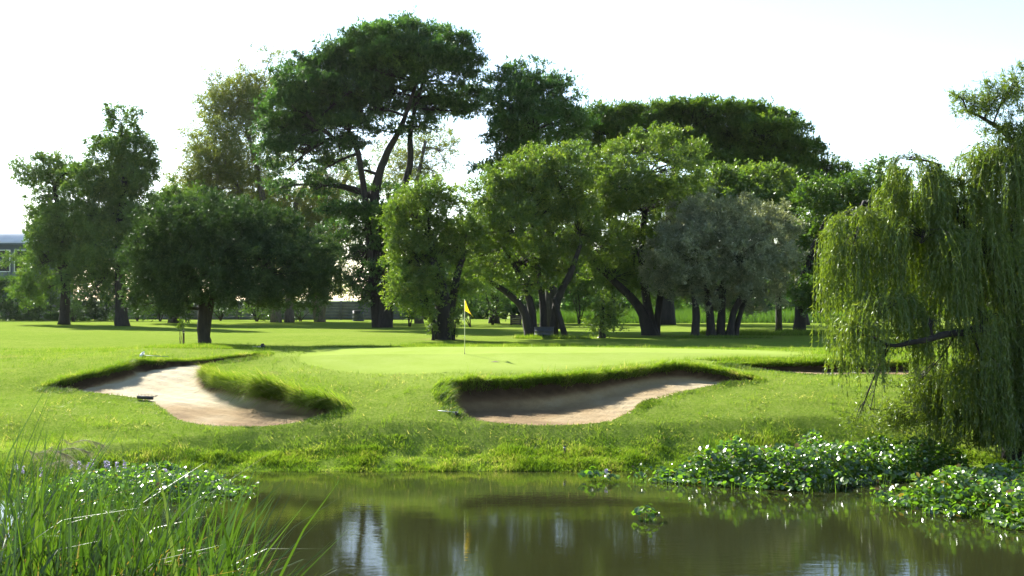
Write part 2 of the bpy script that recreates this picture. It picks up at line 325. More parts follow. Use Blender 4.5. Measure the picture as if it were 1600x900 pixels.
for k, (P, fn) in enumerate(BUNK, 1):
    m = lab == k; x = GX[m]; y = GY[m]; t = GZ[m]; f = fn(x, y) - .07 * (k == 2) * sstep(5.5, 3, x)
    f = f + .05 * (N3(x, y, .7, 3) - .5) + .02 * np.sin((x * .6 + y) * 9 + 4 * N1(x, y, 1.5, 2))
    f = np.minimum(f, t - .03); wd = .10 + .50 * sstep(.22, .6, t - f); GZ[m] = t + (f - t) * np.clip(dist[m] / wd, 0, 1) ** .6
# how wet, brown or soily the sand is (its own colour, at its own place)
for k, (P, fn) in enumerate(BUNK, 1):
    m = (GX > P[:, 0].min() - .3) & (GX < P[:, 0].max() + .3) & (GY > P[:, 1].min() - .3) & (GY < P[:, 1].max() + .3)
    x = GX[m]; y = GY[m]; n_ = N2(x, y, 1.6, 4)
    drop = ground0(x, y) - fn(x, y); d, _, _ = poly_near(P, x, y)
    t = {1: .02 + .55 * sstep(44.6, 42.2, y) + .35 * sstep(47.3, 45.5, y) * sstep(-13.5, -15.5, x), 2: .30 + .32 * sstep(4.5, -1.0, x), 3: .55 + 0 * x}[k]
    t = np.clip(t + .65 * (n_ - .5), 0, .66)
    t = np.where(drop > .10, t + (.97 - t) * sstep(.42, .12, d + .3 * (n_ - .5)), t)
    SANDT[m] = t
DRY = .75 * np.clip(sstep(3, 0, np.abs(GY - (57 + .12 * GX))) * sstep(-18, -23, GX) * (1.6 * N1(GX, GY, 2.5, 3) - .3), 0, 1)
DRY = np.maximum(DRY, .8 * np.clip(np.exp(-(((GX + 14.6) / .9) ** 2 + ((GY - 41.2) / .6) ** 2)), 0, 1) * 0)
DRY = np.maximum(DRY, .7 * np.exp(-(((GX - PX(395, 46.6)) / .9) ** 2 + ((GY - 46.6) / .8) ** 2)) * sstep(.4, .6, N2(GX, GY, .5, 3)))
for tx, ty, r in ((PX(850, 75), 74.3, 1.6), (PX(1130, 76), 75.4, 2.6), (PX(693, 73), 72.6, 1.2), (PX(1020, 78), 77.5, 1.4)):
    DRY = np.maximum(DRY, .85 * np.exp(-(((GX - tx) / r) ** 2 + ((GY - ty) / (.8 * r)) ** 2)))
DRY = np.maximum(DRY, np.where(GY < 34.0, .6, 0))
mg = core & (DRY < .15); dg_, _, _ = poly_near(GREEN, GX[mg], GY[mg]); DRY[mg] = -sstep(2.4, .1, dg_ + .7 * (N2(GX[mg], GY[mg], 1.4, 3) - .5)) * 1.0
ny, nx = GX.shape; I = np.arange(ny * nx).reshape(ny, nx)
Q = np.stack([I[:-1, :-1], I[:-1, 1:], I[1:, 1:], I[1:, :-1]], -1).reshape(-1, 4)
V = np.stack([GX, GY, GZ], -1).reshape(-1, 3); cen = V[Q].mean(1)
reg = np.zeros(len(Q), int); cm = (np.abs(cen[:, 0] + 1.5) < 23) & (cen[:, 1] > 36) & (cen[:, 1] < 58.6)
for k, P in ((4, GREEN), (1, BL), (2, BR), (3, BF)):
    idx = np.nonzero(cm)[0]; reg[idx[in_poly(P, cen[idx, 0], cen[idx, 1])]] = k
ql = lab.ravel()[Q].max(1); reg[(reg > 0) & (reg < 4) & (ql == 0)] = 0; reg[ql > 0] = ql[ql > 0]
def sub(k, name, mat, tint):
    q = Q[reg == k]; u, inv = np.unique(q, return_inverse=True); s = Soup(); s.add(V[u], inv.reshape(q.shape), None, tint.ravel()[u])
    return s.build(name, mat, None, True, 'structure')
tag(sub(0, 'ground', M['fairway'], DRY), 'mown grass fairway sloping down to the pond')
EDGE = np.zeros(GX.shape); mg = core & in_poly(GREEN, GX, GY); dg_, _, _ = poly_near(GREEN, GX[mg], GY[mg]); EDGE[mg] = sstep(1.1, 0, dg_ + .5 * (N2(GX[mg], GY[mg], .8, 3) - .5)); EDGE[~mg] = 1
tag(sub(4, 'putting_green', M['green'], EDGE), 'smooth pale green putting surface')
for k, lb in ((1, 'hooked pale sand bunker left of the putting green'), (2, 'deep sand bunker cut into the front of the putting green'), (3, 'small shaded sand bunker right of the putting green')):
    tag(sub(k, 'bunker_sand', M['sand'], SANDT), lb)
# a lookup for planting
def gz(x, y):
    x = np.atleast_1d(np.asarray(x, float)); y = np.atleast_1d(np.asarray(y, float)); z = ground0(x, y)
    for P, fn in BUNK:
        lo = P.min(0); hi = P.max(0); m = (x > lo[0]) & (x < hi[0]) & (y > lo[1]) & (y < hi[1])
        if m.any():
            i = np.nonzero(m)[0]; ins = in_poly(P, x[i], y[i]); i = i[ins]
            if len(i): z[i] = np.minimum(fn(x[i], y[i]), z[i] - .03)
    return z

s = Soup(); s.add([(-110, 9, 0), (110, 9, 0), (110, 42.5, 0), (-110, 42.5, 0)], [(0, 1, 2, 3)])
tag(s.build('pond_water', M['water'], None, False, 'structure'), 'murky olive pond water with soft ripples')

# ------------------------------------------------------------------ grass
def blades(S_, base, dirn, L, W, bend, tint, segs=2, rng=None):
    n = len(base); L = np.broadcast_to(L, (n,)); W = np.broadcast_to(W, (n,)); a = rng.uniform(0, math.pi, n)
    sd_ = np.stack([np.cos(a), np.sin(a) * .6, 0 * a], -1)
    vs = []
    for k in range(segs + 1):
        t = k / segs; p = base + dirn * (L * t)[:, None] + bend * (L * t * t)[:, None]
        if k < segs: wv = sd_ * (W * (1 - .45 * t) * .5)[:, None]; vs += [p - wv, p + wv]
        else: vs.append(p)
    per = 2 * segs + 1; Vv = np.stack(vs, 1).reshape(-1, 3); o = np.arange(n)[:, None] * per
    q = np.concatenate([o + np.array([[2 * k, 2 * k + 1, 2 * k + 3, 2 * k + 2]]) for k in range(segs - 1)]) if segs > 1 else None
    t = o + np.array([[2 * segs - 2, 2 * segs - 1, 2 * segs]])
    S_.add(Vv, q, t, np.repeat(np.broadcast_to(tint, (n,)), per))

def rdir(rng, n, up=1.0, sp=.5):
    v = rng.normal(size=(n, 3)) * sp; v[:, 2] = np.abs(v[:, 2]) * .4 + up; return nrm(v)

def inside_any(x, y, polys):
    r = np.zeros(len(x), bool)
    for P in polys:
        m = (x > P[:, 0].min()) & (x < P[:, 0].max()) & (y > P[:, 1].min()) & (y < P[:, 1].max()); i = np.nonzero(m)[0]
        if len(i): r[i] |= in_poly(P, x[i], y[i])
    return r

def fairway_grass():
    rng = np.random.default_rng(11); S_ = Soup()
    n = 260000
    d = 35 + (62 - 35) * rng.random(n) ** 1.5; x = PX(rng.uniform(-40, 1640, n), d)
    ok = ~inside_any(x, d, [BL, BR, BF, GREEN]) & (d > shore(x) + .8); dens = N1(x, d, .8, 4); ok &= rng.random(n) < .25 + 1.3 * (dens - .25)
    x = x[ok]; d = d[ok]; n = len(x); z = gz(x, d); pat = N2(x, d, 1.1, 4)
    L = (.025 + .05 * pat + .10 * sstep(.60, .72, N3(x, d, .35, 3))) * rng.uniform(.7, 1.4, n) * np.interp(d, [37, 40, 41, 60], [1.7, 1.6, 1.2, 1.35])
    blades(S_, np.stack([x, d, z - .005], -1), rdir(rng, n, 1, .6), L, .010 + .006 * rng.random(n) + .0001 * d, rng.normal(size=(n, 3)) * [.3, .3, 0], np.clip(.5 + .9 * (pat - .5) + .16 * rng.normal(size=n), 0, 1), 1, rng)
    # pale clippings lying on the turf, thickest in drifts
    m = 14000; d = rng.uniform(39.6, 47, m); x = PX(rng.uniform(-20, 1500, m), d); ok = (rng.random(m) < 3.2 * (N3(x, d, 1.0, 4) - .46)) & ~inside_any(x, d, [BL, BR, BF, GREEN]); x = x[ok]; d = d[ok]; m = len(x)
    a = rng.normal(size=(m, 3)); a[:, 2] = .25 * np.abs(a[:, 2]) + .05
    blades(S_, np.stack([x, d, gz(x, d) + .035], -1), nrm(a), rng.uniform(.06, .16, m), .035, rng.normal(size=(m, 3)) * .2, rng.uniform(.9, 1, m), 1, rng)
    return tag(S_.build('fairway_grass', M['blade'], None, False, 'stuff'), 'short mown grass blades over the fairway slope')
fairway_grass()

def bank_grass():
    rng = np.random.default_rng(12); S_ = Soup(); n = 160000
    x = rng.uniform(-19, 15.5, n); s_ = rng.random(n) ** .95 * 2.2 - .2; y = shore(x) + s_
    cl = N3(x, y, .9, 3); ok = (rng.random(n) < .25 + 1.5 * (cl - .27)) & ((s_ < 1.4) | (rng.random(n) < .35)); x = x[ok]; y = y[ok]; s_ = s_[ok]; cl = cl[ok]; n = len(x)
    z = gz(x, y); big = N2(x, y, 1.7, 2)
    L = (.08 + .34 * np.clip(cl * 1.2 - .25, 0, 1) * (.3 + 1.2 * big)) * rng.uniform(.6, 1.35, n) * np.interp(s_, [-.2, .3, 1.2, 2.0], [.7, .9, .85, .3])
    dr = rdir(rng, n, 1, .33); bend = rng.normal(size=(n, 3)) * [.3, .3, .1] + [0.05, -.3, -.25]
    blades(S_, np.stack([x, y, z - .02], -1), dr, L, .014 + .010 * rng.random(n), bend, np.clip(.5 + .9 * (N1(x, y, .6, 3) - .5) + .18 * rng.normal(size=n), 0, 1), 2, rng)
    return tag(S_.build('bank_grass', M['blade'], None, False, 'stuff'), 'shaggy uncut grass hanging down the pond bank')
bank_grass()

def bunker_grass():
    rng = np.random.default_rng(13); S_ = Soup()
    for k, (P, fn) in enumerate(BUNK, 1):
        seg = np.roll(P, -1, 0) - P; Ls = np.hypot(seg[:, 0], seg[:, 1]); cum = np.concatenate([[0], np.cumsum(Ls)]); tot = cum[-1]
        n = int(tot * 1000); u = rng.random(n) * tot; i = np.clip(np.searchsorted(cum, u) - 1, 0, len(P) - 1); t = (u - cum[i]) / np.maximum(Ls[i], 1e-6)
        p = P[i] + seg[i] * t[:, None]; nr = np.stack([seg[i][:, 1], -seg[i][:, 0]], -1) / np.maximum(Ls[i], 1e-6)[:, None]
        tst = in_poly(P, p[:, 0] + nr[:, 0] * .05, p[:, 1] + nr[:, 1] * .05); nr[tst] *= -1                    # outward
        zt = ground0(p[:, 0], p[:, 1]); drop = zt - fn(p[:, 0] - nr[:, 0] * .3, p[:, 1] - nr[:, 1] * .3)
        face = np.zeros(n)
        if k == 1:
            pxs = 800 + p[:, 0] * FPX / p[:, 1]; face = sstep(345, 385, pxs) * sstep(41.2, 42.1, p[:, 1]) * sstep(46.6, 45.6, p[:, 1])
            face = np.maximum(face, .45 * ((pxs > 322) & (pxs < 350) & (p[:, 1] < 48.6)))
        keep = rng.random(n) < np.where(drop > .12, 1, .22); p, nr, zt, drop, face = (a[keep] for a in (p, nr, zt, drop, face)); n = len(p)
        off = rng.random(n) ** 1.6 * .45 - .03; hung = rng.random(n) < face * .75 + .40 * (drop > .25) * (1 - face)
        off = np.where(hung, -rng.random(n) * .12, off)
        x = p[:, 0] + nr[:, 0] * off; y = p[:, 1] + nr[:, 1] * off
        z = np.where(hung, zt - rng.random(n) * np.where(face > .3, np.clip(drop - .1, .02, .5), np.clip(.5 * drop * (.3 + N1(p[:, 0], p[:, 1], .5, 3)), .02, .4)), ground0(x, y))
        cl = N2(x, y, .45, 3)
        L = np.clip(.06 + .42 * np.clip(drop, 0, .7), .06, .30) * (.25 + 1.5 * cl) * rng.uniform(.6, 1.3, n) * (1 + 2.0 * face * sstep(.15, .7, cl))
        inw = np.stack([-nr[:, 0], -nr[:, 1], 0 * x], -1); dr = nrm(rdir(rng, n, 1, .4) + inw * (.35 + .45 * face)[:, None])
        bend = inw * .55 + rng.normal(size=(n, 3)) * .25 + [0, 0, -.45]
        blades(S_, np.stack([x, y, z - .01], -1), dr, L, .014 + .012 * rng.random(n), bend, np.clip(.55 + .8 * (N1(x, y, .5, 3) - .5) + .17 * rng.normal(size=n), 0, 1), 2, rng)
    return tag(S_.build('bunker_grass', M['blade'], None, False, 'stuff'), 'long grass fringe overhanging the bunker lips')
bunker_grass()

def rough_patches():
    """longer grass on the mounds round the green and round the tree feet"""
    rng = np.random.default_rng(14); S_ = Soup()
    for (cx, cyy, rx, ry, n, h) in [(PX(770, 61), 61.2, 4.5, 1.0, 14000, .22), (PX(1200, 80), 80.5, 4.2, 1.5, 12000, .4), (PX(590, 60), 60.4, 3.2, .8, 4500, .14), (PX(330, 55), 54, 2.6, 1.4, 8000, .12), (PX(1215, 49), 48.8, 4, .5, 6000, .15),
                                   (PX(865, 73), 73.0, 2.3, .7, 3000, .25), (PX(1120, 75), 74.5, 3.2, 1, 3000, .2), (PX(1430, 50), 50, 4, 3, 6000, .16)]:
        a = rng.uniform(0, 2 * math.pi, n); r = np.sqrt(rng.random(n)); x = cx + rx * r * np.cos(a); y = cyy + ry * r * np.sin(a)
        ok = ~inside_any(x, y, [BL, BR, BF, GREEN]); x = x[ok]; y = y[ok]; m = len(x)
        L = h * (.4 + N2(x, y, .7, 3)) * rng.uniform(.6, 1.3, m)
        blades(S_, np.stack([x, y, gz(x, y) - .01], -1), rdir(rng, m, 1, .35), L, .02 + .012 * rng.random(m), rng.normal(size=(m, 3)) * .2 + [0, -.15, -.15], np.clip(.5 + .2 * rng.normal(size=m), 0, 1), 1, rng)
    return tag(S_.build('rough_grass', M['blade'], None, False, 'stuff'), 'longer rough grass on the banks behind the green')
rough_patches()

def tall_grass():
    rng = np.random.default_rng(15); S_ = Soup(); n = 26000
    y = rng.uniform(128, 150, n); x = PX(rng.uniform(840, 1340, n), y); cl = N1(x, y, 4, 3)
    L = (.4 + 1.3 * cl) * rng.uniform(.6, 1.2, n)
    blades(S_, np.stack([x, y, gz(x, y)], -1), rdir(rng, n, 1, .25), L, .06 + .04 * rng.random(n), rng.normal(size=(n, 3)) * .15, np.clip(.18 + .5 * (N2(x, y, 5, 2) - .5) + .15 * rng.normal(size=n), 0, .95), 1, rng)
    return tag(S_.build('tall_grass', M['mid'], None, False, 'stuff'), 'band of tall uncut grass beyond the trees')
tall_grass()

# ------------------------------------------------------------------ trees
ST = {  # leaf length/width, leaf clusters per m2 of lobe, twigs, leaves per twig, cluster size, flatness, mode
    'acacia': dict(L=.33, W=.165, dens=1.75, nt=7, nl=9, s=.95, flat=.38, up=.15, horiz=.8, leaf='acacia', bark='bark'),
    'broad': dict(L=.14, W=.085, dens=5.0, nt=7, nl=9, s=.52, flat=.85, up=.35, horiz=.15, leaf='broad', bark='bark'),
    'mid': dict(L=.21, W=.13, dens=2.5, nt=7, nl=9, s=.72, flat=.85, up=.2, horiz=.15, leaf='mid', bark='bark'),
    'gum': dict(L=.26, W=.10, dens=1.9, nt=6, nl=8, s=.95, flat=.8, up=-.2, horiz=.0, leaf='gum', bark='palebark'),
    'olive_dark': dict(L=.145, W=.062, dens=6.4, nt=9, nl=10, s=.42, flat=.9, up=.3, horiz=.0, leaf='olive_dark', bark='bark'),
    'olive_grey': dict(L=.145, W=.058, dens=6.4, nt=9, nl=10, s=.42, flat=.9, up=.5, horiz=.0, leaf='olive_grey', bark='bark'),
}
def spray(S_, rng, cen, out, st, nt, nl, lo=.15, scale=None, tintc=None):
    """twigs with leaves round each cluster centre"""
    nc = len(cen); sc = np.ones(nc) if scale is None else scale; tc = np.clip(rng.normal(.5, .2, nc), 0, 1) if tintc is None else tintc
    td = rng.normal(size=(nc, nt, 3)) + out[:, None, :] * .75; td[..., 2] = td[..., 2] * st['flat'] + st['up'] * .5; td = nrm(td)
    ln = st['s'] * rng.uniform(.5, 1.35, (nc, nt)) * sc[:, None]
    t = rng.uniform(lo, 1, (nc, nt, nl)); p = cen[:, None, None, :] + td[:, :, None, :] * (ln[:, :, None] * t)[..., None]
    p = p + rng.normal(size=p.shape) * st['s'] * .09; p[..., 2] -= .12 * st['s'] * t ** 2
    ax = nrm(td[:, :, None, :] * .8 + rng.normal(size=p.shape) * .75 + np.array([0, 0, st['up'] * .5])).reshape(-1, 3); p = p.reshape(-1, 3); n = len(p)
    r = rng.normal(size=(n, 3)); sd_ = np.cross(ax, r)
    if st['horiz']: hz = np.cross(ax, np.array([0, 0, 1.0])); sd_ = nrm(sd_) * (1 - st['horiz']) + nrm(hz) * st['horiz'] * np.sign(rng.normal(size=(n, 1)))
    sd_ = nrm(sd_); L = st['L'] * rng.uniform(.65, 1.3, n); W = st['W'] * rng.uniform(.7, 1.25, n); nn = np.cross(ax, sd_)
    hw = sd_ * (W * .5)[:, None]
    Vv = np.stack([p + hw, p + ax * L[:, None], p - hw], 1).reshape(-1, 3); q = np.arange(n * 3).reshape(n, 3)
    tl = np.clip(np.repeat(tc, nt * nl) + rng.normal(size=n) * .14, 0, 1)
    S_.add(Vv, None, q, np.repeat(tl, 3)); return td, ln

def curve(a, b, rng, n=6, lift=.12, wob=.06):
    a = np.asarray(a, float); b = np.asarray(b, float); L = np.linalg.norm(b - a); t = np.linspace(0, 1, n)[:, None]
    m = (a + b) / 2 + np.array([0, 0, lift * L]) + rng.normal(size=3) * wob * L
    return (1 - t) ** 2 * a + 2 * t * (1 - t) * m + t * t * b

def tree(name, label, cat, d, style, stems, lobes, seed, group=None, depth=None, dens=1.0, limb_r=.10, twigs=.35, bottom=1.0, ls=1.10, gap=1.0, cut=.44, fill=.6, **ov):
    rng = np.random.default_rng(seed); st = dict(ST[style]); st.update(ov)
    bx = PX(stems[0][0][0], d); bz = float(gz(bx, d)[0]); root = thing(name, (bx, d, bz), label, cat, group)
    nodes = []
    for sm in stems:
        pts = []; rad = []
        for i, q in enumerate(sm):
            px, py, dd, rp = q; y = d + dd; z = PZ(py, y)
            if i == 0: z = float(gz(PX(px, y), y)[0]) - .15
            pts.append((PX(px, y), y, z)); rad.append(.74 * rp * y / FPX)
        P = catmull(pts, 5); rr = np.interp(np.linspace(0, 1, len(P)), np.linspace(0, 1, len(rad)), rad); rr[:4] *= np.array([1.45, 1.25, 1.1, 1.04])[:len(rr[:4])]
        s_ = Soup(); s_.add(*tube(P, rr, 10, .07, rng)); s_.build('trunk', M[st['bark']], root, True); nodes.append((P[len(P) // 3:], rr[len(P) // 3:]))
    NP = np.concatenate([a for a, _ in nodes]); NR = np.concatenate([b for _, b in nodes])
    br = Soup(); cr = Soup(); dep = depth if depth is not None else 1.0
    for lb in lobes:
        px, py = lb[:2]; rx, ry = lb[2] * ls, lb[3] * ls; k = rx * d / FPX
        dd = lb[4] if len(lb) > 4 and lb[4] is not None else rng.uniform(-1, 1) * dep * k * .8
        dn = lb[5] if len(lb) > 5 else 1.0
        y = d + dd; c_ = np.array([PX(px, y), y, PZ(py, y)]); r_ = np.array([rx * y / FPX, max(rx, ry) * .85 * y / FPX, ry * y / FPX])
        area = 4 * math.pi * ((r_[0] * r_[1]) ** 1.6 / 3 + (r_[0] * r_[2]) ** 1.6 / 3 + (r_[1] * r_[2]) ** 1.6 / 3) ** (1 / 1.6)
        nc = max(6, int(area * st['dens'] * dens * dn))
        v = nrm(rng.normal(size=(nc, 3))); 
        if bottom < 1: v[:, 2] = np.where((v[:, 2] < 0) & (rng.random(nc) > bottom), -v[:, 2], v[:, 2])
        rr = 1 - fill * rng.random(nc) ** 1.3; bump = 1 + .22 * (N3(v[:, 0] * 2 + px, v[:, 2] * 2 + v[:, 1] + py, .8, 2) - .5)
        cen = c_ + v * r_ * (rr * bump)[:, None]
        hs = gap * st['s'] * 3.2
        g3 = (N1(cen[:, 0] + .6 * cen[:, 1], cen[:, 2] * 1.3, hs, 2) + N2(cen[:, 1] - .5 * cen[:, 0], cen[:, 2] * 1.3 + 31, hs, 2)) * .5
        kp = (g3 > cut) | (rng.random(nc) < .12); cen = cen[kp]; v = v[kp]; rr = rr[kp]; nc = len(cen)
        far = (rng.random(nc) < .10) & (v[:, 2] > -.2); cen = np.where(far[:, None], c_ + (cen - c_) * (1.04 + .22 * rng.random((nc, 1))) / np.maximum(rr, .6)[:, None], cen)
        spray(cr, rng, cen, v, st, st['nt'], st['nl'], scale=np.where(far, .75, rng.uniform(.7, 1.25, nc)))
        # limb and twigs
        j = np.argmin(np.linalg.norm(NP - c_, axis=1) + .6 * np.maximum(0, NP[:, 2] - c_[2])); tgt = c_ - np.array([0, 0, r_[2] * .25])
        L = curve(NP[j], tgt, rng, 7); R0 = min(NR[j] * .7, limb_r * (.6 + .5 * rng.random()))
        br.add(*tube(L, np.linspace(R0, R0 * .35, 7), 6, .05, rng, False))
        nt_ = int(nc * twigs); pick = rng.permutation(nc)[:min(nt_, 70)]
        for i in pick:
            a = L[rng.integers(3, 7)]; br.add(*tube(curve(a, cen[i] + v[i] * st['s'] * .5, rng, 4, .05, .08), np.linspace(R0 * .28, R0 * .07, 4), 3, 0, None, False))
    br.build('branches', M[st['bark']], root, True); c2 = cr.build('crown', M[st['leaf']], root, False); c2['kind'] = 'stuff'
    return root
BG = 'tall trees behind the course'
tree('gum_tree', 'tall pale yellowish green gum tree left of the big dark acacia', 'tree', 132, 'gum',
     [[(432, 497, 0, 9), (420, 380, 0, 8), (405, 280, 0, 6), (385, 200, 0, 4)], [(452, 497, 1, 8), (455, 370, 1, 7), (470, 300, 1, 5), (520, 250, 1, 3)], [(432, 450, 0, 6), (400, 360, 0, 5), (360, 270, 0, 3)]],
     [(375, 150, 42, 32), (345, 165, 30, 35), (410, 160, 40, 40), (345, 230, 50, 42), (395, 235, 55, 50), (320, 265, 32, 34), (295, 295, 28, 26, None, .8), (360, 300, 60, 40), (440, 105, 28, 32, 1, .16), (425, 78, 22, 14, 1, .08), (352, 110, 26, 14, 1, .07), (520, 275, 45, 35, 2, .5), (470, 330, 50, 40, 2, .45)], 21, BG, twigs=.7, cut=.38, ls=1.2)
tree('gum_tree', 'thin see-through gum tree showing under the big acacia crown on its right', 'tree', 128, 'gum',
     [[(655, 498, 0, 8), (648, 400, 0, 7), (650, 300, 0, 5), (665, 220, 0, 3)]],
     [(650, 235, 50, 40, 2, .6), (690, 230, 30, 26, 1, .5), (680, 262, 34, 20, 1, .35), (640, 290, 40, 25, 0, .4), (610, 260, 40, 40, 3, .5)], 22, BG, twigs=.7)
tree('acacia_tree', 'tallest dark green acacia with a wide umbrella crown left of centre', 'tree', 108, 'acacia',
     [[(600, 500, 0, 15), (596, 440, 0, 13), (592, 370, 0, 11), (585, 310, 0, 10), (600, 250, 0, 8), (628, 195, 0, 5), (650, 130, 0, 3)], [(604, 420, 1, 9), (622, 330, 1, 8), (640, 260, 1, 7), (642, 200, 1, 5), (660, 130, 1, 3)],
      [(590, 315, 0, 8), (560, 240, -1, 6), (520, 215, -1, 5), (480, 180, -1, 3)]],
     [(640, 52, 60, 18), (590, 62, 44, 18), (690, 70, 46, 20), (560, 82, 50, 18), (640, 88, 80, 22), (720, 100, 36, 20), (510, 105, 52, 20), (590, 110, 60, 20), (675, 120, 60, 20), (742, 128, 26, 16), (475, 132, 46, 20), (545, 138, 60, 20), (620, 142, 60, 18), (715, 150, 44, 16), (455, 165, 42, 20), (510, 168, 54, 20), (575, 170, 48, 16), (680, 168, 44, 14), (735, 172, 22, 10, None, .8),
      (438, 198, 30, 20), (485, 200, 50, 20), (545, 198, 44, 16, None, .9), (430, 232, 26, 18), (475, 235, 46, 18), (530, 228, 40, 14, None, .8), (450, 262, 36, 14, None, .85), (505, 262, 42, 14, None, .8), (440, 290, 26, 12, None, .6), (490, 292, 40, 12, None, .7), (655, 196, 30, 9, None, .6), (610, 205, 24, 8, None, .5), (560, 262, 30, 9, None, .5),
      (590, 335, 54, 16, None, 1.3), (548, 358, 36, 12, None, 1.2), (612, 372, 38, 18, None, 1.4), (565, 398, 38, 13, None, 1.1), (600, 425, 42, 18, None, 1.4), (536, 330, 40, 12, None, .7), (630, 320, 28, 14), (592, 458, 40, 18, None, 1.3), (628, 458, 28, 24), (560, 438, 30, 10, None, .9), (585, 300, 44, 12, None, .9)], 23, BG, bottom=.5, limb_r=.22, twigs=.6, cut=.425)
tree('gum_tree', 'many limbed gum tree filling the space behind the left olive and the tall acacia', 'tree', 136, 'gum',
     [[(500, 497, 0, 9), (498, 400, 0, 8), (515, 330, 0, 6), (545, 270, 0, 4)], [(498, 430, 0, 6), (470, 360, 0, 5), (440, 310, 0, 4)], [(500, 400, 0, 5), (540, 340, 0, 4), (585, 290, 0, 3)]],
     [(450, 330, 50, 36), (500, 320, 44, 34), (480, 380, 55, 40), (530, 370, 30, 36, None, .6), (420, 370, 50, 40), (400, 320, 44, 36), (450, 430, 60, 34), (510, 430, 34, 30, None, .7), (340, 340, 50, 40), (555, 300, 40, 26, None, .5), (565, 400, 24, 24, None, .45)], 45, BG, twigs=.8, cut=.38)
tree('acacia_tree', 'dark dense acacia with a rounded top right of the white sky gap', 'tree', 102, 'acacia',
     [[(862, 498, 0, 13), (860, 380, 0, 11), (850, 280, 0, 9), (835, 190, 0, 5)]],
     [(820, 128, 46, 26), (855, 150, 45, 30), (800, 165, 35, 34), (835, 195, 62, 36), (790, 215, 22, 26), (880, 190, 40, 34), (830, 235, 52, 28), (775, 262, 30, 7, None, .7), (785, 280, 20, 5, None, .5)], 24, BG, bottom=.6, limb_r=.22, cut=.38)
tree('acacia_tree', 'long low umbrella crowned acacia stretching to the right behind the orchard trees', 'tree', 116, 'acacia',
     [[(1042, 499, 0, 13), (1045, 400, 0, 12), (1050, 300, 0, 10), (1060, 240, 0, 6)], [(1255, 500, 0, 11), (1240, 400, 0, 9), (1215, 310, 0, 8), (1190, 250, 0, 5)]],
     [(930, 182, 34, 14), (970, 178, 34, 12), (1010, 180, 40, 14), (1060, 172, 40, 12), (1110, 170, 44, 12), (1165, 176, 44, 12), (1205, 182, 32, 12), (940, 205, 44, 18), (1000, 205, 50, 18), (1060, 198, 50, 16), (1130, 198, 54, 18), (1195, 202, 50, 18), (1232, 208, 30, 13), (920, 232, 40, 22), (985, 232, 56, 20), (1060, 228, 60, 18), (1140, 228, 60, 20), (1210, 230, 54, 18), (1262, 238, 32, 14), (1120, 255, 60, 16), (1190, 256, 60, 18), (1250, 260, 50, 16), (1295, 266, 34, 11), (1285, 284, 50, 12), (1325, 280, 26, 8), (1225, 282, 60, 14), (1340, 296, 24, 8)], 25, BG, bottom=.5, limb_r=.25, cut=.43, dens=.9, leaf='mid')
LT = 'shade trees at the left edge of the course'
tree('shade_tree', 'tall narrow shade tree with pointed top behind the left olive', 'tree', 112, 'mid',
     [[(191, 503, 0, 13), (188, 450, 0, 11), (186, 360, 0, 9), (195, 290, 0, 7), (190, 210, 0, 3)]],
     [(188, 180, 24, 18), (182, 210, 30, 28), (210, 240, 32, 32), (165, 240, 26, 26), (148, 205, 12, 12, 0, .35), (218, 268, 28, 22), (175, 280, 45, 36), (205, 320, 40, 40), (150, 330, 45, 42), (175, 385, 60, 45), (130, 290, 30, 30), (225, 350, 30, 40), (150, 440, 50, 30), (210, 430, 30, 30)], 26, LT, twigs=.5)
tree('shade_tree', 'lower spreading shade tree beside the shed roof at far left', 'tree', 116, 'mid',
     [[(100, 498, 0, 10), (102, 440, 0, 9), (95, 360, 0, 7), (85, 290, 0, 4)]],
     [(70, 262, 26, 20), (42, 268, 20, 18, 0, .55), (28, 255, 14, 8, 0, .4), (72, 305, 34, 32), (110, 290, 28, 28), (74, 352, 30, 34), (105, 350, 45, 45), (66, 402, 26, 34), (95, 415, 55, 42), (60, 450, 40, 22), (130, 400, 40, 40), (120, 258, 16, 14, 0, .5)], 27, LT, twigs=.5)
tree('shade_tree', 'dark leafy tree filling the gap behind the left olive crown', 'tree', 124, 'mid',
     [[(272, 496, 0, 10), (275, 420, 0, 8), (285, 350, 0, 6)]],
     [(285, 315, 40, 26), (255, 335, 36, 32), (320, 330, 40, 30), (275, 370, 55, 40), (240, 395, 40, 40), (300, 420, 60, 36)], 28, LT)
OR = 'light green orchard trees behind the green'
tree('orchard_tree', 'thick trunked light green tree directly behind the yellow flag', 'tree', 72, 'broad',
     [[(693, 530, 0, 17), (692, 490, 0, 16), (690, 455, 0, 14), (680, 420, 0, 9), (672, 370, 0, 5)], [(697, 478, .2, 9), (712, 440, .3, 8), (725, 400, .4, 5)], [(686, 462, -.2, 6), (660, 455, -.6, 5), (635, 448, -.9, 3)]],
     [(672, 305, 38, 22), (640, 325, 34, 26), (618, 345, 18, 26, None, .6), (700, 335, 36, 34), (655, 365, 48, 38), (715, 385, 38, 42), (670, 415, 52, 40), (640, 400, 34, 36), (730, 350, 22, 28), (632, 445, 34, 18, -1.2), (618, 470, 26, 14, -1.4), (655, 475, 30, 14, -1.3), (600, 485, 14, 8, -1.3, .6), (715, 440, 34, 28)], 31, OR, twigs=.5)
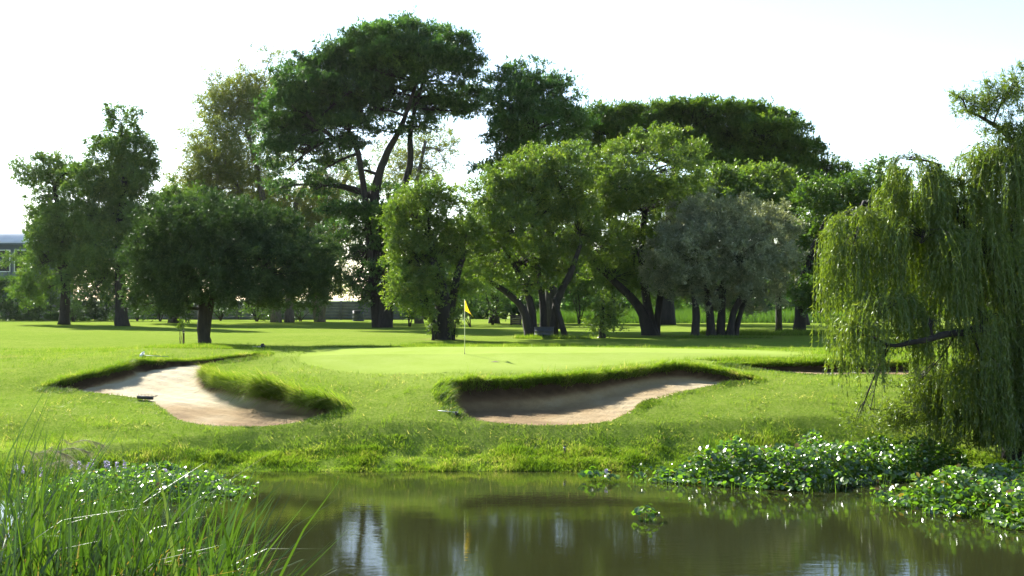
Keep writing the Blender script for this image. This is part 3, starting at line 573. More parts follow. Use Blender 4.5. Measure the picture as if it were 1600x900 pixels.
tree('orchard_tree', 'orchard tree with five dark leaning stems beside the black drum', 'tree', 75, 'broad',
     [[(829, 528, -.4, 10), (818, 485, -.3, 8), (795, 460, -.2, 7), (765, 440, 0, 4)], [(834, 527, .3, 9), (830, 480, .4, 8), (812, 430, .6, 6), (785, 385, .8, 4)], [(850, 526, .6, 8), (848, 475, .6, 7), (840, 415, .6, 6), (832, 355, .6, 4)],
      [(863, 525, .2, 10), (871, 470, .1, 8), (890, 430, 0, 7), (908, 380, 0, 4)], [(885, 527, -.5, 6), (874, 495, -.2, 6), (866, 465, 0, 5)]],
     [(800, 275, 46, 28), (848, 255, 44, 22), (765, 310, 34, 32), (820, 300, 50, 38), (890, 265, 40, 30), (875, 310, 50, 42), (760, 360, 30, 36), (805, 355, 48, 42), (865, 365, 52, 44), (905, 345, 34, 50), (770, 410, 34, 30, None, .8), (820, 405, 50, 30, None, .8), (880, 415, 44, 34, None, .8), (830, 440, 34, 16, None, .5), (745, 395, 14, 28, None, .6)], 32, OR, dens=.85, twigs=.5)
tree('orchard_tree', 'tall orchard tree forking low with one limb leaning left', 'tree', 79, 'broad',
     [[(1015, 523, 0, 15), (1000, 482, -.3, 10), (962, 442, -.5, 8), (930, 410, -.6, 6), (908, 375, -.6, 3)], [(1020, 523, .2, 12), (1010, 465, .3, 9), (1003, 400, .4, 8), (1008, 330, .4, 6), (1015, 270, .4, 3)], [(1024, 523, .4, 8), (1032, 460, .5, 7), (1045, 400, .6, 4)]],
     [(950, 252, 44, 26), (905, 240, 22, 16, None, .7), (1005, 228, 46, 24), (1055, 222, 40, 20), (1085, 255, 34, 30), (1040, 265, 50, 36), (975, 285, 50, 38), (935, 315, 40, 40), (1010, 320, 56, 46), (1075, 310, 40, 42), (940, 375, 44, 42, None, .85), (990, 385, 48, 42, None, .85), (1040, 370, 42, 44), (960, 425, 44, 30, None, .7), (1020, 430, 36, 26, None, .6), (1085, 370, 30, 50)], 33, OR, dens=.85, twigs=.5, L=.14)
tree('young_tree', 'small ivy covered young tree between the two orchard trees', 'tree', 74, 'broad',
     [[(941, 526, 0, 7), (941, 505, 0, 6), (943, 470, 0, 3)]], [(942, 470, 20, 16), (930, 490, 16, 18), (956, 490, 18, 20), (945, 508, 22, 12, None, .5)], 34, dens=.7, limb_r=.05, L=.11)
tree('olive_tree', 'dark round olive tree standing behind the grass mound at left', 'tree', 64, 'olive_dark',
     [[(320, 540, 0, 13), (317, 505, 0, 12), (316, 470, 0, 9), (305, 440, 0, 6), (290, 400, 0, 4)], [(318, 492, .1, 8), (335, 455, .2, 7), (365, 420, .4, 5), (400, 380, .5, 3)]],
     [(320, 345, 70, 36), (265, 355, 50, 38), (390, 352, 60, 32), (445, 372, 50, 34), (490, 405, 38, 36), (232, 400, 36, 44), (215, 440, 20, 36), (260, 430, 50, 44), (330, 410, 85, 56, -1.2), (410, 420, 80, 52, -1), (508, 435, 24, 30), (470, 440, 50, 30), (380, 455, 70, 24), (270, 468, 36, 18, None, .7), (440, 468, 44, 18, None, .7), (490, 462, 36, 20, None, .7), (228, 470, 26, 20, None, .7), (280, 478, 30, 14, None, .6), (350, 365, 90, 45, 2.2)], 35, twigs=.15, dens=.60, cut=.36, gap=1.4)
tree('olive_tree', 'silvery grey olive tree with a clump of stems right of the green', 'tree', 76, 'olive_grey',
     [[(1085, 527, -.6, 9), (1088, 500, -.5, 8), (1086, 470, -.3, 7), (1082, 430, 0, 4)], [(1112, 524, 0, 9), (1108, 480, 0, 8), (1100, 420, 0, 4)], [(1126, 524, .3, 9), (1128, 480, .3, 8), (1132, 410, .3, 4)], [(1140, 524, 0, 9), (1146, 490, 0, 7), (1165, 450, 0, 5)], [(1148, 522, .4, 6), (1160, 480, .4, 5), (1185, 440, .4, 3)]],
     [(1130, 335, 60, 34), (1075, 352, 40, 34), (1190, 345, 50, 38), (1220, 385, 30, 44), (1040, 390, 28, 40), (1022, 420, 18, 30), (1090, 395, 60, 50, -1.4), (1160, 395, 68, 52, -1.4), (1050, 435, 32, 30), (1120, 445, 70, 34), (1195, 435, 46, 40), (1150, 470, 60, 18, None, .6), (1140, 380, 80, 50, 2)], 36, twigs=.15, dens=.54, cut=.36, gap=1.4)
MR = 'leafy trees behind the grey olive'
tree('leafy_tree', 'mid green leafy tree rising behind the grey olive crown', 'tree', 92, 'mid',
     [[(1217, 503, 0, 6), (1215, 440, 0, 6), (1205, 370, 0, 5), (1195, 310, 0, 3)]],
     [(1120, 280, 30, 16), (1150, 290, 36, 24), (1195, 283, 36, 20), (1235, 300, 34, 24), (1175, 320, 55, 34), (1240, 345, 45, 45), (1265, 390, 36, 44), (1110, 310, 34, 30), (1250, 440, 40, 36), (1215, 270, 14, 10)], 37, MR, leaf='broad', cut=.34)
tree('leafy_tree', 'mid green leafy tree next to the weeping willow strands', 'tree', 83, 'mid',
     [[(1249, 503, 0, 11), (1255, 440, 0, 10), (1280, 370, 0, 7), (1310, 310, 0, 4)]],
     [(1282, 305, 34, 22), (1325, 300, 34, 24), (1362, 292, 28, 26), (1385, 275, 18, 18, 0, .7), (1390, 320, 34, 40), (1300, 345, 44, 38), (1345, 350, 40, 44), (1290, 400, 40, 46), (1340, 420, 50, 50), (1280, 455, 40, 30), (1375, 400, 40, 60)], 38, MR, cut=.34)
tree('leafy_tree', 'shadowy leafy tree seen through the willow curtain', 'tree', 85, 'mid',
     [[(1455, 505, 0, 11), (1452, 440, 0, 10), (1450, 360, 0, 6)]],
     [(1420, 345, 50, 50), (1390, 320, 34, 36), (1480, 340, 60, 60), (1450, 420, 80, 50), (1540, 400, 70, 70), (1600, 380, 70, 70), (1400, 440, 50, 30), (1520, 460, 70, 25)], 39, MR, dens=.6, cut=.34)

tree('leafy_tree', 'leafy tree filling the view between the thick trunk and the five leaning stems', 'tree', 128, 'mid',
     [[(772, 498, 0, 9), (775, 430, 0, 8), (785, 350, 0, 6)]],
     [(770, 345, 44, 34), (815, 330, 50, 36), (850, 370, 55, 44), (775, 400, 50, 42), (730, 410, 26, 44), (820, 430, 60, 30), (725, 370, 20, 24, 0, .6)], 43, MR, cut=.36, dens=.65)
tree('leafy_tree', 'leafy tree hidden behind the forked orchard tree', 'tree', 124, 'mid',
     [[(955, 498, 0, 9), (955, 430, 0, 8), (960, 330, 0, 6)]],
     [(930, 300, 50, 40), (985, 290, 55, 40), (1050, 320, 55, 44), (940, 370, 55, 48), (1010, 390, 65, 48), (1080, 400, 50, 50), (930, 435, 55, 28), (1030, 445, 70, 26)], 44, MR, cut=.36, dens=.45)
def far_mass(name, label, lobes, mat, seed, dens=1.0, L=.3, W=.16, kind='stuff'):
    rng = np.random.default_rng(seed); cr = Soup(); st = dict(ST['mid']); st.update(L=L, W=W, s=.9)
    for px, py, rx, ry, d in lobes:
        c_ = np.array([PX(px, d), d, PZ(py, d)]); r_ = np.array([rx, rx * .7, ry]) * d / FPX; nc = int(dens * 4 * (r_[0] * r_[2] + r_[0] * r_[1] + r_[1] * r_[2]))
        v = nrm(rng.normal(size=(nc, 3))); cen = c_ + v * r_ * (1 - .5 * rng.random((nc, 1)) ** 1.3); spray(cr, rng, cen, v, st, 5, 7)
    return tag(cr.build(name, M[mat], None, False, kind), label)
rg = np.random.default_rng(40)
far_mass('far_wood', 'dark mass of far trees and undergrowth beyond the tall grass',
         [(px + rg.uniform(-8, 8), rg.uniform(438, 468), rg.uniform(30, 44), rg.uniform(22, 34), rg.uniform(158, 182)) for px in range(628, 1720, 38)] + [(px, rg.uniform(400, 430), 40, 26, 186) for px in range(700, 1720, 60)] + [(px, rg.uniform(476, 488), 34, 14, 155) for px in range(620, 1720, 36)], 'acacia', 41, .75, .6, .33)

# clipped hedge and bushes by the boundary wall
def bush(px, py, rx, ry, d, label, mat, seed, cat='shrub', name='shrub', L=.2, W=.11, n=None, group=None):
    rng = np.random.default_rng(seed); bx = PX(px, d); root = thing(name, (bx, d, float(gz(bx, d)[0])), label, cat, group); cr = Soup(); tr = Soup()
    st = dict(ST['mid']); st.update(L=L, W=W, s=.22 * (rx + ry) * d / FPX)
    c_ = np.array([bx, d, PZ(py, d)]); r_ = np.array([rx, rx * .9, ry]) * d / FPX; nc = n or int(14 + 3.5 * (r_[0] * r_[2] * 2 + r_[0] * r_[1]))
    v = nrm(rng.normal(size=(nc, 3))); cen = c_ + v * r_ * (1 - .6 * rng.random((nc, 1))); spray(cr, rng, cen, v, st, 6, 8)
    b = np.array(root.location)
    for i in range(5):
        tr.add(*tube(curve(b + [rng.normal() * .05, 0, -.1], cen[rng.integers(nc)], rng, 5), np.linspace(.05, .015, 5) * (max(1, r_[2]) if r_[2] > .5 else .25), 5))
    tr.build('stem', M['bark'], root, True); cr.build('foliage', M[mat], root)['kind'] = 'stuff'; return root
def hedge(px0, px1, d, ztop, label, seed):
    rng = np.random.default_rng(seed); x0, x1 = PX(px0, d), PX(px1, d); zb = 2.0
    root = thing('hedge', ((x0 + x1) / 2, d, zb), label, 'hedge'); cr = Soup(); st = dict(ST['mid']); st.update(L=.22, W=.12, s=.5)
    n = int((x1 - x0) * 75); x = rng.uniform(x0, x1, n); y = d + rng.uniform(-1, 1, n) * .9; z = zb + (ztop - zb) * (1 - .98 * rng.random(n)); z += .3 * (N1(x, y, 2, 2) - .5)
    v = nrm(np.stack([rng.normal(size=n) * .3, (y - d), (z - (ztop + zb) / 2)], -1)); spray(cr, rng, np.stack([x, y, z], -1), v, st, 5, 7)
    cr.build('foliage', M['hedge'], root)['kind'] = 'stuff'
    for k in range(int((x1 - x0) / 1.2)):
        xx = x0 + .6 + 1.2 * k; s_ = Soup(); s_.add(*tube([(xx, d, zb - .15), (xx + .1, d, zb + 1.2), (xx + rng.normal() * .2, d, ztop - .3)], [.06, .05, .02], 5)); s_.build('stem', M['bark'], root, True)
hedge(-70, 192, 138, PZ(434, 138), 'tall clipped dark hedge along the left boundary below the shed', 42)
for i, (px, py, rx, ry, d, lb, mt) in enumerate([
    (115, 478, 16, 18, 132, 'dark squat bush in front of the hedge beside the tall tree', 'hedge'),
    (250, 470, 18, 22, 134, 'thin bush by the wall left of the olive trunk', 'mid'),
    (292, 478, 9, 12, 126, 'small yellowish bush just left of the olive trunk', 'broad'),
    (402, 478, 26, 22, 136, 'bush by the wall right of the olive trunk', 'mid'),
    (470, 482, 20, 16, 138, 'low dark bush in front of the grey wall', 'hedge'),
    (15, 405, 18, 16, 142, 'round bright bush rising above the hedge at the left edge', 'mid'),
    (215, 476, 22, 20, 136, 'dark bush between the two tall shade trunks and the olive', 'hedge'),
    (345, 476, 26, 20, 140, 'wide dark bush at the wall under the right half of the olive', 'hedge'),
    (432, 476, 18, 20, 141, 'dark bush at the wall beneath the olive crown edge', 'hedge'),
    (640, 474, 26, 22, 112, 'dark bush in the shade left of the thick trunk', 'hedge'),
    (735, 478, 22, 18, 110, 'shaded bush close behind the yellow flag', 'hedge'),
    (545, 452, 14, 20, 152, 'sparse bush poking above the wall in the sky gap', 'gum'),
    (580, 455, 16, 18, 153, 'leafy bush above the wall against the acacia trunk', 'gum'),
    (770, 470, 30, 26, 120, 'bush in the shade behind the flag', 'mid'),
    (905, 462, 30, 26, 124, 'sunlit bush behind the leaning orchard stems', 'mid')]):
    bush(px, py, rx, ry, d, lb, mt, 50 + i, group='shrubs along the boundary')
bush(709, 505, 10, 24, 71.3, 'leafy suckers growing up the right side of the thick trunk', 'broad', 64, 'suckers', 'shrub', .10, .05, 26)
bush(676, 508, 8, 20, 71.2, 'leafy suckers growing up the left side of the thick trunk', 'broad', 65, 'suckers', 'shrub', .10, .05, 24)
bush(282, 505, 7, 8, 66, 'tiny sapling tuft on a stake left of the olive trunk', 'broad', 66, 'sapling', 'sapling', .09, .05, 10)

# ------------------------------------------------------------------ weeping willow
def willow():
    rng = np.random.default_rng(71); d = 37.5; bx = PX(1590, d); bz = float(gz(bx, d)[0])
    root = thing('willow_tree', (bx, d, bz), 'big weeping willow trailing yellow green strands over the right bank', 'tree')
    W = lambda px, py, dd: np.array([PX(px, d + dd), d + dd, PZ(py, d + dd)])
    stems = [([(1590, 715, 0), (1588, 620, 0), (1580, 540, .1), (1575, 440, .3), (1590, 330, .5), (1600, 220, .6)], [26, 22, 20, 16, 10, 5]),
             ([(1585, 560, 0), (1562, 528, -.5), (1530, 513, -1.0), (1512, 519, -1.3), (1480, 522, -1.5), (1452, 530, -1.6), (1425, 535, -1.6), (1392, 540, -1.5), (1372, 530, -1.4)], [13, 8, 5.5, 5.5, 5, 4.6, 4, 2.6, 1.2]),
             ([(1578, 470, .2), (1530, 390, .4), (1490, 320, .6), (1470, 275, .6), (1468, 258, .6)], [11, 8, 6, 4, 2]),
             ([(1582, 500, .2), (1500, 420, 1), (1420, 350, 1.2), (1350, 315, 1.3)], [10, 8, 5, 3]),
             ([(1590, 420, .4), (1640, 330, 1), (1680, 260, 1)], [12, 8, 4]),
             ([(1600, 300, .5), (1580, 220, .7), (1545, 190, .8), (1510, 172, .8)], [7, 5, 3, 1.5])]
    NP = []
    for pts, rd in stems:
        P = catmull([W(*p) for p in pts], 5)
        if pts[0][1] == 715: P[0][2] = bz - .2
        rr = np.interp(np.linspace(0, 1, len(P)), np.linspace(0, 1, len(rd)), rd) * d / FPX
        s_ = Soup(); s_.add(*tube(P, rr, 9, .08, rng)); s_.build('trunk' if pts[0][1] == 715 else 'limb', M['bark'], root, True); NP.append(P)
    NP = np.concatenate(NP); br = Soup(); cr = Soup(); top = Soup()
    # lobes: px, py, rx, ry, depth offset, strands, shortest, longest strand in px
    LB = [(1340, 345, 48, 26, .6, 210, 60, 280), (1395, 320, 45, 40, .8, 190, 60, 260), (1440, 285, 48, 38, .4, 200, 50, 240), (1500, 320, 60, 45, .3, 240, 60, 250), (1570, 270, 60, 55, .2, 280, 60, 260), (1640, 300, 70, 70, .4, 240, 80, 300),
          (1600, 220, 45, 40, .4, 170, 50, 160), (1545, 240, 36, 26, .5, 120, 40, 160), (1505, 290, 34, 24, .6, 110, 40, 150), (1440, 380, 70, 45, -.4, 260, 60, 250), (1540, 400, 70, 50, -.6, 300, 60, 280), (1330, 400, 38, 40, .4, 150, 50, 220), (1380, 480, 55, 34, -.8, 280, 30, 150), (1330, 520, 36, 26, -.7, 130, 30, 130), (1420, 250, 26, 18, .5, 60, 40, 150),
          (1500, 545, 70, 30, .8, 90, 50, 150), (1545, 500, 40, 24, -1.4, 70, 50, 150), (1450, 505, 30, 12, -1.6, 24, 40, 90), (1580, 520, 60, 60, -.3, 260, 60, 210), (1640, 450, 60, 60, -.2, 200, 80, 300), (1480, 600, 60, 40, .8, 200, 30, 110), (1560, 610, 50, 40, -.2, 200, 30, 120), (1440, 640, 50, 24, .6, 130, 20, 70), (1620, 600, 40, 50, -.4, 160, 40, 120), (1590, 560, 55, 40, -1.2, 260, 80, 170), (1540, 590, 50, 30, -1.3, 200, 60, 140), (1620, 640, 40, 30, -1.4, 140, 40, 90), (1575, 640, 40, 24, -1.5, 160, 40, 90)]
    allb = []
    for px, py, rx, ry, dd, ns, l0, l1 in LB:
        ns = int(ns * .95)
        c_ = W(px, py, dd); r_ = np.array([rx, rx * .9, ry]) * d / FPX; v = nrm(rng.normal(size=(ns, 3))); v[:, 2] = np.abs(v[:, 2]) * .9 + .05; v = nrm(v)
        cl = nrm(rng.normal(size=(max(5, ns // 11), 3))); cl[:, 2] = np.abs(cl[:, 2]); pick = rng.integers(0, len(cl), ns); v = nrm(v * .24 + cl[pick])          # strands hang in tresses
        o = c_ + v * r_ * (.55 + .5 * rng.random((ns, 1))); Ln = (l0 + (l1 - l0) * rng.random(len(cl))[pick] * rng.uniform(.5, 1.05, ns)) * d / FPX
        floor_ = gz(o[:, 0], np.maximum(o[:, 1], shore(o[:, 0]) + .1)) + .02; Ln = np.minimum(Ln, np.maximum(.25, o[:, 2] - floor_))
        h = nrm(v * [1, 1, 0] + rng.normal(size=(ns, 3)) * [.3, .3, 0]); K = 7; sp = []
        amp = rng.uniform(.08, .30, ns) + .45 * rng.random(len(cl))[pick] ** 2; swx = .03 + rng.normal(size=len(cl))[pick] * .07 + rng.normal(size=ns) * .05
        for k in range(K):
            t = k / (K - 1); s_l = Ln * t; arch = np.minimum(1, s_l / .5)
            sp.append(o + h * (amp * (1 - np.exp(-s_l / .25)))[:, None] + np.stack([swx * s_l, 0 * s_l, .10 * np.sin(arch * math.pi) * (s_l < .5) - s_l], -1))
        sp = np.stack(sp, 1)
        # the strand itself: a thin tapered strip
        wv = np.array([.0035, .002, 0]); L_ = sp - wv; R_ = sp + wv; Vv = np.stack([L_, R_], 2).reshape(-1, 3); o_ = (np.arange(ns)[:, None] * K + np.arange(K - 1)[None]).reshape(-1) * 2
        cr.add(Vv, np.stack([o_, o_ + 1, o_ + 3, o_ + 2], -1), None, .75)
        allb.append((sp, Ln))
        j = np.argmin(np.linalg.norm(NP - c_, axis=1)); LL = curve(NP[j], c_, rng, 7, .15); br.add(*tube(LL, np.linspace(.05, .018, 7), 5, 0, None, False))
        for i in rng.permutation(ns)[:26]: br.add(*tube(curve(LL[rng.integers(3, 7)], o[i], rng, 4, .15), np.linspace(.014, .004, 4), 3, 0, None, False))
    for sp, Ln in allb:
        ns, K, _ = sp.shape; cnt = np.maximum(6, (Ln / .046).astype(int)); idx = np.repeat(np.arange(ns), cnt); n = len(idx)
        t = rng.random(n) * (K - 1.001); k = t.astype(int); f = (t - k)[:, None]; p = sp[idx, k] * (1 - f) + sp[idx, k + 1] * f
        tg = nrm(sp[idx, k + 1] - sp[idx, k]); ax = nrm(tg + rng.normal(size=(n, 3)) * .5); sd_ = nrm(np.cross(ax, rng.normal(size=(n, 3)))); L = rng.uniform(.08, .18, n); W_ = rng.uniform(.022, .042, n)
        hw = sd_ * (W_ * .5)[:, None]
        tl = np.clip(.5 + (rng.normal(size=ns) * .2)[idx] + rng.normal(size=n) * .12, 0, 1)
        cr.add(np.stack([p + hw, p + ax * L[:, None], p - hw], 1).reshape(-1, 3), None, np.arange(n * 3).reshape(n, 3), np.repeat(tl, 3))
    st = dict(L=.13, W=.03, s=.33, flat=.9, up=.2, horiz=0)
    for px, py, rx, ry, dd, nc in [(1520, 165, 30, 22, .8, 26), (1560, 150, 34, 30, .7, 34), (1590, 130, 26, 26, .7, 26), (1610, 190, 40, 40, .6, 40), (1480 + 20, 150, 12, 8, .8, 6), (1560, 205, 24, 16, .6, 16), (1535, 260, 30, 20, .4, 20), (1400, 655, 34, 24, .9, 26), (1360, 640, 24, 20, .9, 10), (1450, 640, 50, 40, .5, 60), (1500, 650, 50, 44, .0, 90), (1560, 650, 50, 50, -.3, 110), (1610, 650, 50, 60, -.4, 110), (1430, 600, 40, 24, .6, 26), (1340, 655, 20, 14, 1.2, 7)]:
        c_ = W(px, py, dd); v = nrm(rng.normal(size=(nc, 3))); cen = c_ + v * np.array([rx, rx, ry]) * d / FPX * rng.random((nc, 1)) ** .5
        spray(cr, rng, cen, v, st, 6, 10)
        j = np.argmin(np.linalg.norm(NP - c_, axis=1)); LL = curve(NP[j], c_, rng, 6, .1); br.add(*tube(LL, np.linspace(.03, .012, 6), 5, 0, None, False))
        for q in cen: br.add(*tube(curve(LL[rng.integers(2, 6)], q, rng, 4), np.linspace(.012, .004, 4), 3, 0, None, False))
    br.build('branches', M['bark'], root, True); cr.build('crown', M['willow'], root)['kind'] = 'stuff'
willow()

# ------------------------------------------------------------------ water plants
def hy_leaves(S_, rng, pos, size, tilt, out=None):
    n = len(pos); nrml = rng.normal(size=(n, 3)) * tilt; nrml[:, 2] = 1; 
    if out is not None: nrml = nrml + out
    nrml = nrm(nrml); u = nrm(np.cross(nrml, nrm(rng.normal(size=(n, 3))))); v = np.cross(nrml, u); s_ = np.broadcast_to(size, (n,))[:, None]
    prof = [(-.5, 0, 0), (-.25, .42, .10), (.22, .40, .10), (.56, 0, -.02), (.22, -.40, .10), (-.25, -.42, .10)]
    Vv = np.stack([pos + s_ * (a * u + b * v + c_ * nrml) for a, b, c_ in prof] + [pos], 1).reshape(-1, 3); o = np.arange(n)[:, None] * 7
    T = np.concatenate([o + np.array([[i, (i + 1) % 6, 6]]) for i in range(6)])
    S_.add(Vv, None, T, np.repeat(np.where(rng.random(n) < .035, 1.0, np.clip(rng.normal(.48, .2, n), 0, .9)), 7))
def flower(rng, root, p, h=.16):
    s_ = Soup(); n = 26; a = rng.uniform(0, 6.3, n); t = rng.random(n); q = np.array(p) + np.stack([np.cos(a) * .03, np.sin(a) * .03, t * h], -1)
    hy_leaves(s_, rng, q, .055, .9); s_.tint = [np.clip(rng.normal(.5, .3, n * 7), 0, 1)]
    s_.build('flower_spike', M['petal'], root)
def mat(label, pts, hmax, dens, seed, flowers, size=.125, edge=.9):
    rng = np.random.default_rng(seed); pts = [(p, d * 1.4324) for p, d in pts]; size *= .98; hmax *= 1.35; dens *= 1.2; edge *= 1.2; P = catmull(np.array([(PX(p, d), d) for p, d in pts]), 8, True); lo = P.min(0) - .5; hi = P.max(0) + .5; A = np.prod(hi - lo)
    n = int(A * dens); x = rng.uniform(lo[0], hi[0], n); y = rng.uniform(lo[1], hi[1], n); d0, _, _ = poly_near(P, x, y); rag = N2(x, y, .5, 3); ok = (in_poly(P, x, y) & ((d0 > .35) | (rag > .42))) | ((d0 < .5) & (rng.random(n) < .10 + .8 * (rag - .5))); x = x[ok]; y = y[ok]; d0 = d0[ok]; n = len(x)
    h = hmax * sstep(-.15, edge, d0) * (.25 + 1.5 * N1(x, y, .8, 3)) * rng.uniform(.8, 1.15, n); h = np.maximum(h, .05); lay = 1 - .75 * rng.random(n) ** 2.2
    root = thing('hyacinth_mat', (float(P[:, 0].mean()), float(P[:, 1].mean()), 0.0), label, 'floating plants', 'water hyacinth mats'); S_ = Soup(); stt = Soup()
    hy_leaves(S_, rng, np.stack([x, y, .02 + h * lay], -1), size * rng.uniform(.45, 1.4, n), .75, np.stack([0 * x, -.25 + 0 * x, 0 * x], -1))
    i = rng.permutation(n)[:n // 2]; b = np.stack([x[i] + rng.normal(size=len(i)) * .03, y[i] + rng.normal(size=len(i)) * .03, 0 * x[i] - .02], -1)
    blades(stt, b, rdir(rng, len(i), 1, .1), (h * lay)[i] + .02, .018, rng.normal(size=(len(i), 3)) * .1, .6, 1, rng)
    S_.build('leaves', M['hyacinth'], root)['kind'] = 'stuff'; stt.build('stalks', M['hyacinth'], root)['kind'] = 'stuff'
    for px, py, dd in flowers: flower(rng, root, (PX(px, dd * 1.4324), dd * 1.4324, min(PZ(py, dd * 1.4324), .34)), .22)
mat('largest floating mat of glossy water hyacinth under the willow', [(1005, 25.1), (1060, 25.5), (1100, 26.3), (1140, 26.9), (1250, 27.3), (1400, 27.3), (1500, 26.8), (1530, 26.2), (1500, 25.6), (1440, 25.1), (1350, 24.6), (1320, 23.9), (1240, 23.7), (1150, 24.2), (1080, 24.5)], .52, 330, 81, [(1165, 712, 25.4), (1110, 728, 25), (1260, 708, 25.6)])
mat('floating water hyacinth mat cut off by the lower right edge', [(1392, 22.6), (1440, 23.6), (1520, 24.3), (1640, 24.6), (1720, 23.5), (1720, 19.6), (1620, 19.6), (1540, 20.4), (1460, 21.2), (1405, 21.9)], .46, 330, 82, [(1466, 762, 22.7), (1540, 745, 23)])
mat('flowering water hyacinth mat behind the reeds at lower left', [(30, 22.6), (80, 24.2), (150, 25.7), (250, 26.0), (330, 25.2), (372, 24.2), (368, 23.2), (320, 22.6), (220, 22.3), (110, 22.0)], .26, 240, 83,
    [(112, 715, 25), (124, 718, 24.9), (137, 724, 24.7), (165, 718, 25), (170, 722, 24.9), (183, 727, 24.8), (144, 710, 25.2), (195, 725, 25), (220, 752, 24.2), (232, 748, 24.3), (259, 745, 24.4), (26, 715, 24.6), (36, 735, 24.2), (64, 742, 24.0), (310, 760, 23.6)], .11)
def clump(label, px, d, w_, nl, h, seed, fl=None):
    d = d * 1.4324; w_ *= 1.43; h *= 1.4; rng = np.random.default_rng(seed); x0 = PX(px, d); root = thing('hyacinth_clump', (x0, d, 0), label, 'floating plant', 'loose hyacinth clumps')
    for k in range(nl):
        a = rng.uniform(0, 6.3); r = math.sqrt(rng.random()); p = np.array([[x0 + w_ * r * math.cos(a), d + .45 * w_ * r * math.sin(a), .03 + h * (1 - .6 * r) * rng.uniform(.4, 1.1)]])
        s_ = Soup(); hy_leaves(s_, rng, p, .17 * rng.uniform(.7, 1.25), .7, np.array([[math.cos(a) * .5 * r, math.sin(a) * .3 - .2, 0]]))
        lf = s_.build('leaf', M['hyacinth'], root); s_ = Soup()
        blades(s_, np.array([[x0 + .6 * w_ * r * math.cos(a), d, -.02]]), nrm(p - np.array([[x0 + .6 * w_ * r * math.cos(a), d, -.02]])), float(p[0, 2]), .02, np.zeros((1, 3)), .6, 1, rng)
        s_.build('stalk', M['hyacinth'], lf)
    if fl: flower(rng, root, fl, .12)
clump('small floating hyacinth clump with one lilac flower near the far bank', 930, 25.0, .45, 46, .26, 85, (PX(947, 35.81), 35.81, .2))
clump('lone floating hyacinth clump in the open water', 1011, 20.7, .25, 26, .26, 86)

def reeds():
    rng = np.random.default_rng(91); S_ = Soup()
    # stems root in the shallows of the near bank; each carries a fan of long blades
    n = 370; px = np.concatenate([rng.uniform(-60, 130, 150), rng.uniform(60, 240, 105), rng.uniform(200, 378, 115)]); d = rng.uniform(6.3, 9.8, n); x = PX(px, d)
    top = np.interp(px, [-60, 0, 60, 130, 200, 300, 380, 410], [620, 640, 680, 715, 725, 710, 745, 820]) + rng.normal(size=n) * 28 + 30 * rng.random(n) ** 2
    z0 = gz(x, d) - .05; H = np.clip(PZ(top, d) - z0, .8, 3.7)
    nb = 5; N_ = n * nb; idx = np.repeat(np.arange(n), nb); f = rng.uniform(.4, 1.0, N_) ** .45; L = H[idx] * f * 1.04
    lean = rng.normal(size=(N_, 3)) * [.075, .08, 0] + np.array([.02, 0, 0]); dr = nrm(lean + [0, 0, 1]); K = 7
    bd = rng.normal(size=(N_, 2)) * .11 + np.array([.035, 0]); a = rng.uniform(-.9, .9, N_); sd_ = np.stack([np.cos(a), np.sin(a), 0 * a], -1); W_ = .011 + .023 * rng.random(N_) ** 1.5
    base = np.stack([x[idx] + rng.normal(size=N_) * .03, d[idx] + rng.normal(size=N_) * .03, z0[idx]], -1); vs = []
    dead = rng.random(N_) < .08; droop = np.where((rng.random(N_) < .22) | dead, rng.uniform(.25, .6, N_), rng.uniform(0, .12, N_))
    for k in range(K):
        t = k / (K - 1); p = base + dr * (L * t)[:, None]; tb = max(0, t - .45) / .55; p[:, 0] += bd[:, 0] * L * tb ** 2 * (1 + 2 * droop); p[:, 1] += bd[:, 1] * L * tb ** 2; p[:, 2] -= droop * L * tb ** 2.4 * .55
        wv = sd_ * (W_ * .5 * (1 if t < .55 else max(.0, 1 - ((t - .55) / .45) ** 1.4)))[:, None] * np.interp(t, [0, .2], [.6, 1]); nn = np.cross(dr, sd_) * (W_ * .18)[:, None]
        vs += [p - wv + nn * 0, p + wv]
    Vv = np.stack(vs, 1).reshape(-1, 3); o = np.arange(N_)[:, None] * 2 * K; q = np.concatenate([o + np.array([[2 * k, 2 * k + 1, 2 * k + 3, 2 * k + 2]]) for k in range(K - 1)])
    tint = np.clip(.22 + .22 * rng.normal(size=N_), 0, .75); tint = np.where(dead, rng.uniform(.86, 1, N_), tint)
    S_.add(Vv, q, None, np.repeat(tint, 2 * K))
    tag(S_.build('reeds', M['reed'], None, False, 'stuff'), 'tall green reeds with a few brown blades on the near bank')
reeds()
def single_reeds(label, px, d, n, hpx, seed, group=None, name='reed_tuft', lean=.12):
    d = float(DR(d)); rng = np.random.default_rng(seed); x = PX(px, d); z = max(float(gz(x, d)[0]), -.1); root = thing(name, (x, d, z), label, 'reeds', group)
    for k in range(n):
        L = hpx * d / FPX * rng.uniform(.55, 1); s_ = Soup()
        blades(s_, np.array([[x + rng.normal() * .03, d + rng.normal() * .03, z - .05]]), nrm(np.array([[rng.normal() * lean, rng.normal() * lean, 1.0]])), L, .022, np.array([[rng.normal() * .14, -.05, -.05]]), float(np.clip(rng.normal(.4, .15), 0, .8)), 5, rng)
        s_.build('blade', M['reed'], root)
single_reeds('thin dark reed sprig standing in the water left of the flag reflection', 527, 24.4, 4, 34, 92, 'reed sprigs in open water')
single_reeds('pair of thin reeds standing in water close to the far bank', 665, 25.2, 3, 36, 93, 'reed sprigs in open water')
single_reeds('tall grass tuft with pale tips beside the large hyacinth mat', 1108, 27.6, 26, 62, 94, lean=.22)
